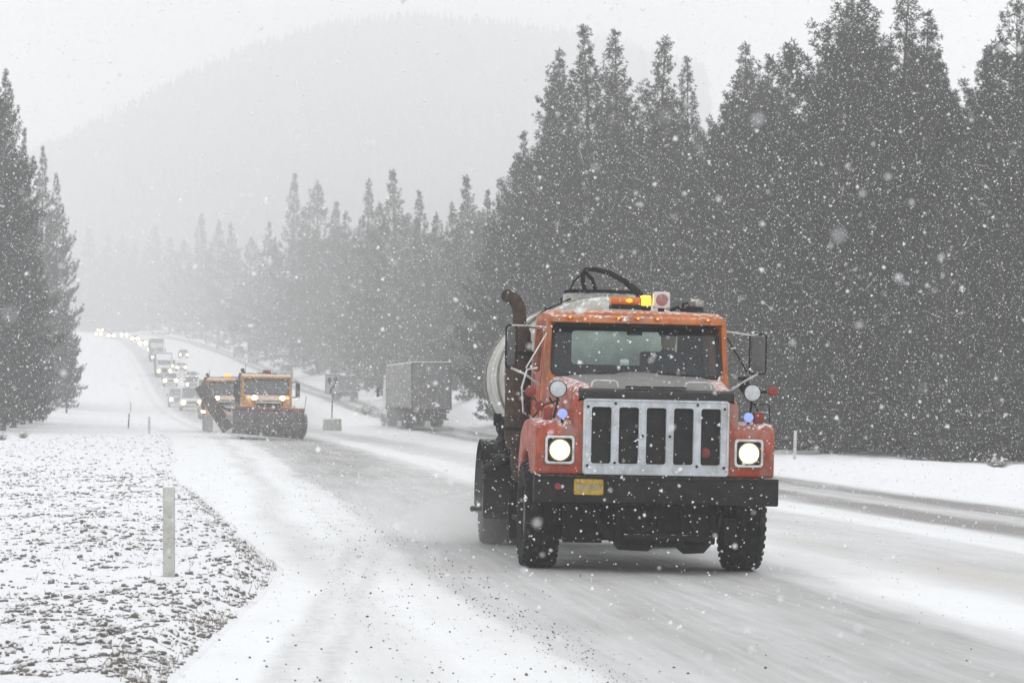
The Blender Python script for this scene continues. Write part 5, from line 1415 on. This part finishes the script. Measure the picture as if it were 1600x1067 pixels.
# ------------------------------------------------------------------ other traffic
def car(kind, px, Y, paintm, label, group, away=False, lights=(1, 1), dy=0, big=.085):
    X = at_px(px, Y)
    rz = -heading(Y) + (math.pi if away else 0)
    T = empty({'van': 'parked_van'}.get(kind, kind) if False else kind, (X, Y, gz_road_or(X, Y)), (0, 0, rz), label, kind.replace('_', ' '), group)
    def P(name, mb, mat, parent=T, **k): return mb.build(name, M[mat], parent, **k)
    if kind == 'van':
        L, W, H = 5.0, 1.95, 2.05; low = [(0, .35), (0, .85), (.15, 1.05), (.9, 1.15), (L, 1.15), (L + .05, .4)]; top = [(.75, 1.1), (1.5, 1.95), (1.8, H), (L - .1, H), (L, 1.1)]
    elif kind in ('suv',):
        L, W, H = 4.7, 1.85, 1.75; low = [(0, .35), (0, .80), (.15, .98), (1.2, 1.08), (L, 1.08), (L + .05, .4)]; top = [(1.1, 1.05), (1.8, 1.68), (2.1, H), (L - .3, H - .03), (L, 1.05)]
    elif kind == 'pickup_truck':
        L, W, H = 5.5, 1.98, 1.85; low = [(0, .4), (0, .95), (.12, 1.12), (1.3, 1.2), (L, 1.2), (L + .05, .5)]; top = [(1.3, 1.15), (2.0, 1.8), (2.2, H), (3.4, H), (3.6, 1.15)]
    else:
        L, W, H = 4.6, 1.78, 1.42; low = [(0, .3), (0, .62), (.2, .78), (1.2, .92), (3.9, .95), (L, .88), (L + .05, .4)]; top = [(1.1, .9), (1.9, 1.38), (2.2, H), (3.1, H - .02), (3.8, .9)]
    body = P('body', MB().prism(low, -W / 2, W / 2), paintm, bevel=.07)
    cbn = MB(); n = len(top); vs = []
    for sx in (-1, 1):
        for (y, z) in top: vs.append((sx * (W / 2 - .06 - .14 * max(0, z - 1) / (H - .9)), y, z))
    cbn.add(vs, [tuple(range(n - 1, -1, -1)), tuple(range(n, 2 * n))] + [(i, (i + 1) % n, n + (i + 1) % n, n + i) for i in range(n)])
    P('cabin', cbn, 'darkglass', bevel=.04)
    y1, y2 = top[2][0], top[-2][0]
    P('roof', MB().box(-W / 2 + .20, W / 2 - .20, y1 - .12, y2 + .05, H - .02, H + .05), 'carwhite' if paintm != 'carred' else 'snow', bevel=.025)
    for sx in (-1, 1):
        a, b_ = top[0], top[1]
        P('pillar', MB().tube([(sx * (W / 2 - .08), a[0] - .02, a[1]), (sx * (W / 2 - .18), b_[0] - .03, b_[1] + .02)], .05, 6), paintm)
        P('door_mirror', MB().box(*sorted((sx * (W / 2), sx * (W / 2 + .2))), top[0][0] + .35, top[0][0] + .5, 1.05, 1.25), 'black', bevel=.03)
        for yy in (.85, L - .95):
            w_ = empty('wheel', (sx * (W / 2 - .12), yy, .34)); link_parent(w_, T)
            P('tyre', MB().cyl((-.11, 0, 0), (.11, 0, 0), .34, n=20), 'tyre', w_, bevel=.03)
            P('rim', MB().cyl((sx * .10, 0, 0), (sx * .12, 0, 0), .20, n=14), 'rim', w_)
    fz = {'van': .78, 'suv': .74, 'pickup_truck': .88}.get(kind, .58)
    if away:
        for sx in (-1, 1): P('tail_lamp', MB().box(sx * (W / 2 - .16) - .09, sx * (W / 2 - .16) + .09, L + .03, L + .07, fz, fz + .2), 'redlens', body, bevel=.01)
        P('rear_bumper', MB().box(-W / 2 + .02, W / 2 - .02, L, L + .14, .4, .6), 'cargrey', bevel=.03)
    else:
        P('grille', MB().box(-.42, .42, -.03, .03, fz - .14, fz + .07), 'black', body, bevel=.01)
        for i, sx in enumerate((-1, 1)):
            P('headlight', MB().ell((sx * (W / 2 - .24), -.02, fz), (.10, .03, .07), 12, 8), 'lampface' if not lights[i] else 'cargrey', body, smooth=True)
            if lights[i]:
                P('lit_lens', MB().ell((sx * (W / 2 - .24), -.045, fz), (big, .03, big), 12, 8), 'carlampfar' if Y > 500 else 'carlamp', body, smooth=True)
    P('front_bumper', MB().box(-W / 2 + .02, W / 2 - .02, -.10, .02, .32, .52), 'cargrey', bevel=.04)
    return T
def gz_road_or(X, Y):
    u = X - float(xc(Y)); uo = float(tab(_UO, Y)) + 3
    return float(road_z(u, Y)) + 0.004 if -5.4 < u < uo else gz(X, Y)
Q = 'headlit cars queueing towards us'
car('van', 299.5, 250, 'carwhite', 'white van right behind the wing blade, leading the oncoming queue', Q, big=.17)
car('car', 331, 214, 'cardark', 'dark car showing one headlight beside the lower part of the wing blade', Q, lights=(1, 0), big=.15)
car('suv', 279, 268, 'cardark', 'dark vehicle just left of the white van with one headlight visible', Q, lights=(1, 0), big=.15)
car('pickup_truck', 266.5, 385, 'carwhite', 'white pickup with two bright lamps directly before the first semi truck', Q, big=.19)
car('suv', 301, 365, 'cardark', 'dark sport utility car above the white van, snow on its roof', Q, lights=(1, 0), big=.17)
car('van', 322, 320, 'carwhite', 'pale van mostly hidden behind the tip of the wing blade', Q, lights=(0, 0))
car('car', 300, 415, 'cargrey', 'silver car with two glaring lamps right of the first semi truck', Q, big=.20)
car('suv', 287, 560, 'cardark', 'dim car farther back, its lamps between the semi trucks and the silver car', Q, big=.17)
car('pickup_truck', 262, 470, 'cardark', 'dark pickup glimpsed between the two semi trucks', Q, big=.2)
car('car', 283, 470, 'carwhite', 'pale car with small twin lamps directly behind the silver car', Q, big=.2)
car('suv', 238, 610, 'cardark', 'dark car whose lamps show left of the tall grey box truck', Q, big=.3)
FQ = 'tiny headlit cars on the far bend'
for (px, Y, kd, m_, lab) in ((223, 690, 'car', 'cardark', 'tiny car with lamps just left of the rear semi truck'), (211, 742, 'suv', 'cargrey', 'tiny car second from the rear semi truck on the bend'),
                             (194, 830, 'car', 'carwhite', 'tiny car with faint lamps in the middle of the bend'), (173.5, 800, 'suv', 'cardark', 'tiny car whose lamps glow brightest on the far bend'),
                             (154, 860, 'car', 'cargrey', 'tiny car at the left end of the lower line of lamps'), (156.5, 960, 'suv', 'cargrey', 'tiniest pair of lamps, highest on the far bend')):
    car(kd, px, Y, m_, lab, FQ, big=.42)
AW = 'cars driving away on the opposite carriageway'
car('suv', 344, 652, 'cardark', 'tiny dark car driving away, highest on the opposite carriageway', AW, away=True)
car('van', 372, 572, 'cargrey', 'faint grey van driving away above the plow trucks', AW, away=True)
car('suv', 394, 530, 'cargrey', 'faint grey car driving away just right of the faint van', AW, away=True)
car('van', 445, 430, 'cargrey', 'grey box-shaped van driving away behind the right mirror of the plow truck', AW, away=True)

def semi(px, Y, label, away=False, trailer_h=4.0, trailer_w=2.55, trailer_l=15.5, cabm='carwhite', lights=True, name='semi_truck', boxm='trailer', flat=False, tractor=True):
    X = at_px(px, Y)
    rz = -heading(Y) + (math.pi if away else 0)
    T = empty(name, (X, Y, gz_road_or(X, Y)), (0, 0, rz), label, 'truck', 'semi trucks on the highway')
    def P(nm, mb, mat, parent=T, **k): return mb.build(nm, M[mat], parent, **k)
    P('hood', MB().prism([(0, .55), (-.02, 1.45), (.2, 1.7), (1.6, 1.95), (1.6, .55)], -.95, .95), cabm, bevel=.08)
    cab = P('cab', MB().prism([(1.5, .8), (1.5, 1.95), (1.85, 2.75), (2.4, 3.0), (3.9, 3.7), (4.1, 3.7), (4.1, .8)], -1.15, 1.15), cabm, bevel=.08)
    wsd = [(a, 1.44 + (b - 1.95) * .44, b) for a, b in rr(2.0, .66, .08, 4, (0, 2.34))]
    P('windscreen', MB().add(wsd, [tuple(range(len(wsd)))]), 'darkglass', cab)
    P('grille', MB().box(-.42, .42, -.05, .0, .75, 1.45), 'black', bevel=.02)
    P('bumper', MB().box(-1.15, 1.15, -.2, .1, .35, .72), 'cargrey', bevel=.05)
    for sx in (-1, 1):
        P('fender', MB().prism([(-.05, .7), (-.05, 1.15), (.3, 1.3), (1.5, 1.3), (1.7, .8), (1.4, .8), (1.2, 1.05), (.5, 1.05), (.2, .7)], *sorted((sx * .75, sx * 1.2))), cabm, bevel=.05)
        hl = P('headlight', MB().ell((sx * .92, -.06, .98), (.11, .04, .09), 12, 8), 'cargrey', smooth=True)
        if lights: P('lit_lens', MB().ell((sx * .92, -.10, .98), (.17, .03, .17), 12, 8), 'carlampfar', hl, smooth=True)
        m_ = P('mirror', MB().box(sx * 1.5 - .10, sx * 1.5 + .10, 1.7, 1.8, 2.0, 2.7), 'black', bevel=.03)
        P('mirror_arm', MB().tube([(sx * 1.1, 1.8, 2.6), (sx * 1.5, 1.75, 2.65)], .03, 6), 'black', m_)
        wheel(T, sx * 1.0, .85, .52, .28, 'front_wheel', sx, tread=False)
        for y in (5.0, 6.3, 14.5, 15.8): wheel(T, sx * .93, y, .52, .54, 'rear_wheel', sx, tread=False)
    P('chassis', MB().box(-.45, .45, 1.5, 7.0, .7, 1.0), 'under', bevel=.02)
    t0 = 4.7; t1 = t0 + trailer_l; w = trailer_w / 2
    if trailer_h:
        box = P('trailer_box', MB().box(-w, w, t0, t1, 1.15, trailer_h), boxm, bevel=.03)
        for sx in (-1, 1):
            for k_ in range(12): P('side_post', MB().box(*sorted((sx * w, sx * (w + .025))), t0 + .6 + 1.25 * k_, t0 + .66 + 1.25 * k_, 1.31, trailer_h - .06), 'trailer', box)
            P('rear_door', MB().box(*sorted((sx * .03, sx * (w - .08))), t1 + .0, t1 + .035, 1.25, trailer_h - .12), 'traildoor', box, bevel=.008)
            P('tail_lamp', MB().box(sx * 1.0 - .12, sx * 1.0 + .12, t1 + .02, t1 + .06, .95, 1.08), 'redlens', bevel=.01)
            for q in (.35, .85): P('lock_rod', MB().cyl((sx * q, t1 + .055, 1.2), (sx * q, t1 + .055, trailer_h - .15), .022, n=6), 'trailer', box)
            P('side_rail', MB().box(*sorted((sx * w, sx * (w + .02))), t0 + .05, t1 - .05, 1.15, 1.30), 'black', box)
            P('mud_flap', MB().box(sx * .93 - .3, sx * .93 + .3, 16.5, 16.54, .25, .95), 'under')
        P('side_skirt', MB().box(-w + .04, w - .04, t0 + 2.5, t1 - 4.4, .42, 1.15), 'black', box)
        P('wheel_bogie', MB().box(-w + .3, w - .3, t1 - 4.3, t1 - .2, .5, 1.15), 'under')
        fr = MB().ring([(a, t1 + .002, b) for a, b in rr(trailer_w, trailer_h - 1.12, .03, 2, (0, (trailer_h + 1.15) / 2))], [(a, t1 + .002, b) for a, b in rr(trailer_w - .14, trailer_h - 1.28, .02, 2, (0, (trailer_h + 1.15) / 2))], (0, .05, 0))
        P('door_frame', fr, 'black', box)
        P('roof_snow', MB().box(-w + .05, w - .05, t0 + .1, t1 - .1, trailer_h, trailer_h + .07), 'snow', bevel=.03)
        P('rear_underride_bar', MB().box(-1.1, 1.1, t1 - .1, t1, .5, .62), 'black', bevel=.02)
    return T
semi(257, 436, 'white semi truck facing us with lit lamps, nearer of the two in the queue', cabm='carwhite', trailer_h=3.9)
semi(246, 530, 'semi truck with a tall grey box, rear one of the two in the queue', cabm='cardark', trailer_h=4.5, boxm='traildoor')
semi(620, 198, 'semi rig with pale box trailer driving away from us on the opposite carriageway', away=True, trailer_h=4.1, lights=False)
# grey loaded truck driving away beyond the sign
def away_truck(px, Y, label):
    X = at_px(px, Y)
    T = empty('dump_truck', (X, Y, gz_road_or(X, Y)), (0, 0, -heading(Y) + math.pi), label, 'truck')
    def P(nm, mb, mat, parent=T, **k): return mb.build(nm, M[mat], parent, **k)
    P('cab', MB().prism([(0, .7), (0, 1.8), (.3, 2.6), (.5, 2.75), (1.9, 2.75), (1.9, .7)], -1.1, 1.1), 'cargrey', bevel=.08)
    P('chassis', MB().box(-.45, .45, .3, 7.2, .6, .95), 'under', bevel=.02)
    body = P('dump_body', MB().prism([(2.3, 1.1), (2.2, 2.7), (7.0, 2.6), (7.1, 1.1)], -1.25, 1.25), 'traildoor', bevel=.04)
    P('tailgate', MB().box(-1.2, 1.2, 7.08, 7.16, 1.1, 2.5), 'traildoor', body, bevel=.02)
    for sx in (-1, 1):
        P('corner_post', MB().box(sx * 1.2 - .07, sx * 1.2 + .07, 7.0, 7.15, 1.0, 2.95), 'bladegrey', body, bevel=.02)
        P('work_light', MB().ell((sx * 1.15, 6.9, 3.15), (.09, .06, .09), 10, 6), 'black', body)
        P('light_stalk', MB().cyl((sx * 1.15, 6.9, 2.9), (sx * 1.15, 6.9, 3.1), .02, n=6), 'black', body)
        wheel(T, sx * .98, 1.0, .52, .28, 'front_wheel', sx, tread=False); wheel(T, sx * .93, 5.6, .52, .54, 'rear_wheel', sx, tread=False)
        P('mud_flap', MB().box(sx * .9 - .3, sx * .9 + .3, 6.6, 6.64, .2, .9), 'under')
    P('spreader', MB().prism([(7.16, .5), (7.16, 1.2), (7.6, .9), (7.6, .45)], -.7, .7), 'bladegrey', bevel=.02)
    return T
away_truck(534, 300, 'grey dump truck driving away into its own snow cloud beside the arrow sign')

# ------------------------------------------------------------------ keep-right sign on its block
def sign():
    Y = 172.0; X = at_px(518, Y); z = gz_road_or(X, Y)
    T = empty('road_sign', (X, Y, z), (0, R(1.5), R(4)), 'white rectangular keep-right arrow sign on a thin post between the carriageways', 'sign')
    def P(nm, mb, mat, parent=T, **k): return mb.build(nm, M[mat], parent, **k)
    P('post', MB().box(-.04, .04, -.03, .03, .3, 2.25), 'bark', bevel=.005)
    pan = P('panel', MB().prism(rr(.92, 1.20, .06, 4, (0, 2.82)), -.05, -.035, 'y'), 'sign')
    P('border', MB().ring([(a, -.054, b) for a, b in rr(.88, 1.16, .05, 4, (0, 2.82))], [(a, -.054, b) for a, b in rr(.83, 1.11, .04, 4, (0, 2.82))], (0, .003, 0)), 'signblack', pan)
    # arrow swinging up to the right of a drop-shaped island
    def strip(pts, w):
        vs, fs = [], []
        for i, p in enumerate(pts):
            a = Vector(pts[max(i - 1, 0)]); b = Vector(pts[min(i + 1, len(pts) - 1)]); d = (b - a).normalized(); nn_ = Vector((-d.y, d.x)) * w / 2
            for s_ in (-1, 1): vs.append((p[0] + nn_.x * s_, -.0545, p[1] + nn_.y * s_))
        for i in range(len(pts) - 1): fs.append((2 * i, 2 * i + 1, 2 * i + 3, 2 * i + 2))
        return MB().add(vs, fs)
    P('arrow_shaft', strip([(-.10, 2.28), (-.10, 2.45), (-.05, 2.58), (.08, 2.72), (.17, 2.86), (.18, 3.02), (.18, 3.14)], .12), 'signblack', pan)
    P('arrow_head', MB().prism([(.00, 3.06), (.36, 3.06), (.18, 3.34)], -.0548, -.052, 'y'), 'signblack', pan)
    P('island_mark', MB().prism([(-.32, 3.12), (-.24, 3.22), (-.14, 3.22), (-.07, 3.10), (-.12, 2.92), (-.20, 2.74), (-.26, 2.90)], -.0546, -.052, 'y'), 'signblack', pan)
    P('snow_cap', MB().box(-.45, .45, -.055, -.03, 3.42, 3.45), 'snow', pan, bevel=.01)
    b = empty('sign_block', (X + .05, Y, z - .05), (0, 0, R(8)), 'snow-flecked barrel-sized ballast block holding the foot of the arrow sign', 'block')
    bm = bmesh.new(); bmesh.ops.create_cube(bm, size=1.0); bmesh.ops.subdivide_edges(bm, edges=bm.edges, cuts=5, use_grid_fill=True)
    for v in bm.verts:
        v.co = Vector((v.co.x * 1.05, v.co.y * .8, (v.co.z + .5) * .74)); v.co += mnoise.noise_vector(v.co * 3) * .05
    me = bpy.data.meshes.new('block_body'); bm.to_mesh(me); bm.free(); me.materials.append(M['block'])
    o = bpy.data.objects.new('block_body', me); COL.objects.link(o); o.parent = b
    mb = MB(); mb.box(-.5, .5, -.38, .38, .72, .79); mb.build('snow_cap', M['snow'], b, bevel=.03)
sign()

# ------------------------------------------------------------------ falling snow
def snowfall():
    rs = np.random.RandomState(99)
    N = FLAKES
    # even density through the air the road view looks into, from arm's length to past the truck
    Yn, Yf = 8.0, 78.0
    Y = (Yn ** 3 + (Yf ** 3 - Yn ** 3) * rs.rand(N)) ** (1 / 3)
    X = (rs.rand(N) * 2 - 1) * (.24 * Y + .5)
    Z = CAM_Z - .14 * Y - .2 + rs.rand(N) * (.32 * Y + .6)
    keep = Z > .05
    P = np.stack([X, Y, Z], -1)[keep]
    # keep flakes out of the cab and bodywork
    c, s_ = math.cos(R(6.3)), math.sin(R(6.3))
    dx, dy = P[:, 0] - 1.29, P[:, 1] - 28.5
    lx, ly = dx * c + dy * s_, -dx * s_ + dy * c
    inside = (np.abs(lx) < 1.0) & (ly > -1.0) & (ly < 5.6) & (P[:, 2] < 2.6)
    P = P[~inside]
    # near the lens only a few flakes drift by
    n = len(P)
    S = .0031 + .0056 * rs.rand(n) ** 2.6
    # a handful drift past close to the lens
    m = 60
    Yc = 1.9 + 3.4 * rs.rand(m) ** 1.5; Pc = np.stack([(rs.rand(m) * 2 - 1) * (.2 * Yc + .2), Yc, CAM_Z - .1 * Yc + rs.rand(m) * .28 * Yc], -1)
    m3 = 520
    Ym = 4.0 + 5.0 * rs.rand(m3) ** .7; Pm = np.stack([(rs.rand(m3) * 2 - 1) * (.22 * Ym + .2), Ym, CAM_Z - .11 * Ym + rs.rand(m3) * .30 * Ym], -1)
    P = np.concatenate([P, Pc, Pm]); S = np.concatenate([S, .0022 + .0018 * rs.rand(m), .0022 + .0026 * rs.rand(m3)]); n = len(P)
    tet = np.array([(1, 1, 1), (-1, -1, 1), (-1, 1, -1), (1, -1, -1)], float) * .8
    tf = np.array([(0, 1, 2), (0, 3, 1), (0, 2, 3), (1, 3, 2)])
    q = rs.normal(size=(n, 3)); q /= np.linalg.norm(q, axis=1, keepdims=True)
    ax1 = np.cross(q, rs.normal(size=(n, 3))); ax1 /= np.linalg.norm(ax1, axis=1, keepdims=True); ax2 = np.cross(q, ax1)
    B = np.stack([q, ax1, ax2], 1)
    sc = S[:, None] * rs.uniform(.6, 1.5, (n, 3))
    V = (tet[None, :, :] * sc[:, None, :]) @ B + P[:, None, :]
    F = tf[None] + (np.arange(n) * 4)[:, None, None]
    me = raw_mesh('falling_snow', V.reshape(-1, 3), F.reshape(-1, 3), M['flake'])
    o = bpy.data.objects.new('falling_snow', me); COL.objects.link(o)
    tag(o, 'snowflakes falling through the air in front of the road', 'snow', kind='stuff')
FLAKES = 330000
snowfall()

# ------------------------------------------------------------------ haze and thrown-up snow
def vol_mat(name, dens, an=0.2, col=(1, 1, 1)):
    m = bpy.data.materials.new(name); m.use_nodes = True
    n, l = m.node_tree.nodes, m.node_tree.links; n.clear()
    out = n.new('ShaderNodeOutputMaterial'); v = n.new('ShaderNodeVolumePrincipled')
    v.inputs['Color'].default_value = (*col, 1); v.inputs['Density'].default_value = dens; v.inputs['Anisotropy'].default_value = an
    l.new(v.outputs[0], out.inputs['Volume'])
    return m
HAZE = 0.0016
hz = MB().box(-1700, 1700, -60, 3300, -8, 262).build('haze', vol_mat('snow_haze', HAZE), None)
tag(hz, 'pale air thick with falling snow', 'haze', kind='stuff')

def spray(name, loc, rad, dens, label, rot=0.0):
    o = MB().ell((0, 0, 0), (1, 1, 1), 32, 20).build(name, vol_mat(name + '_air', dens, .1), None, smooth=True)
    o.location = loc; o.scale = rad; o.rotation_euler = (0, 0, rot)
    tag(o, label, 'snow cloud', kind='stuff')

spray('snow_spray', (-.45, 33.9, .22), (.9, 2.0, .36), .20, 'puff of powder at the rear wheel of the tanker truck')
spray('snow_spray', (-.3, 36.0, .45), (1.8, 4.5, .8), .055, 'powder snow thrown up behind the rear wheels of the tanker truck')
spray('snow_spray', (at_px(405, 128), 131, .6), (3.6, 7.0, 1.2), .05, 'powder snow billowing round the plow of the yellow truck')
spray('snow_spray', (at_px(300, 240), 252, 1.6), (5.5, 40.0, 1.9), .008, 'snow mist dragged along by the queue of cars')
spray('snow_spray', (at_px(556, 286), 286, 1.6), (3.0, 3.0, 1.0), .05, 'snow cloud swirling round the grey dump truck')
spray('snow_spray', (at_px(668, 190), 192, .5), (3.6, 12.0, 1.3), .035, 'powder snow swept along under the box trailer rig')
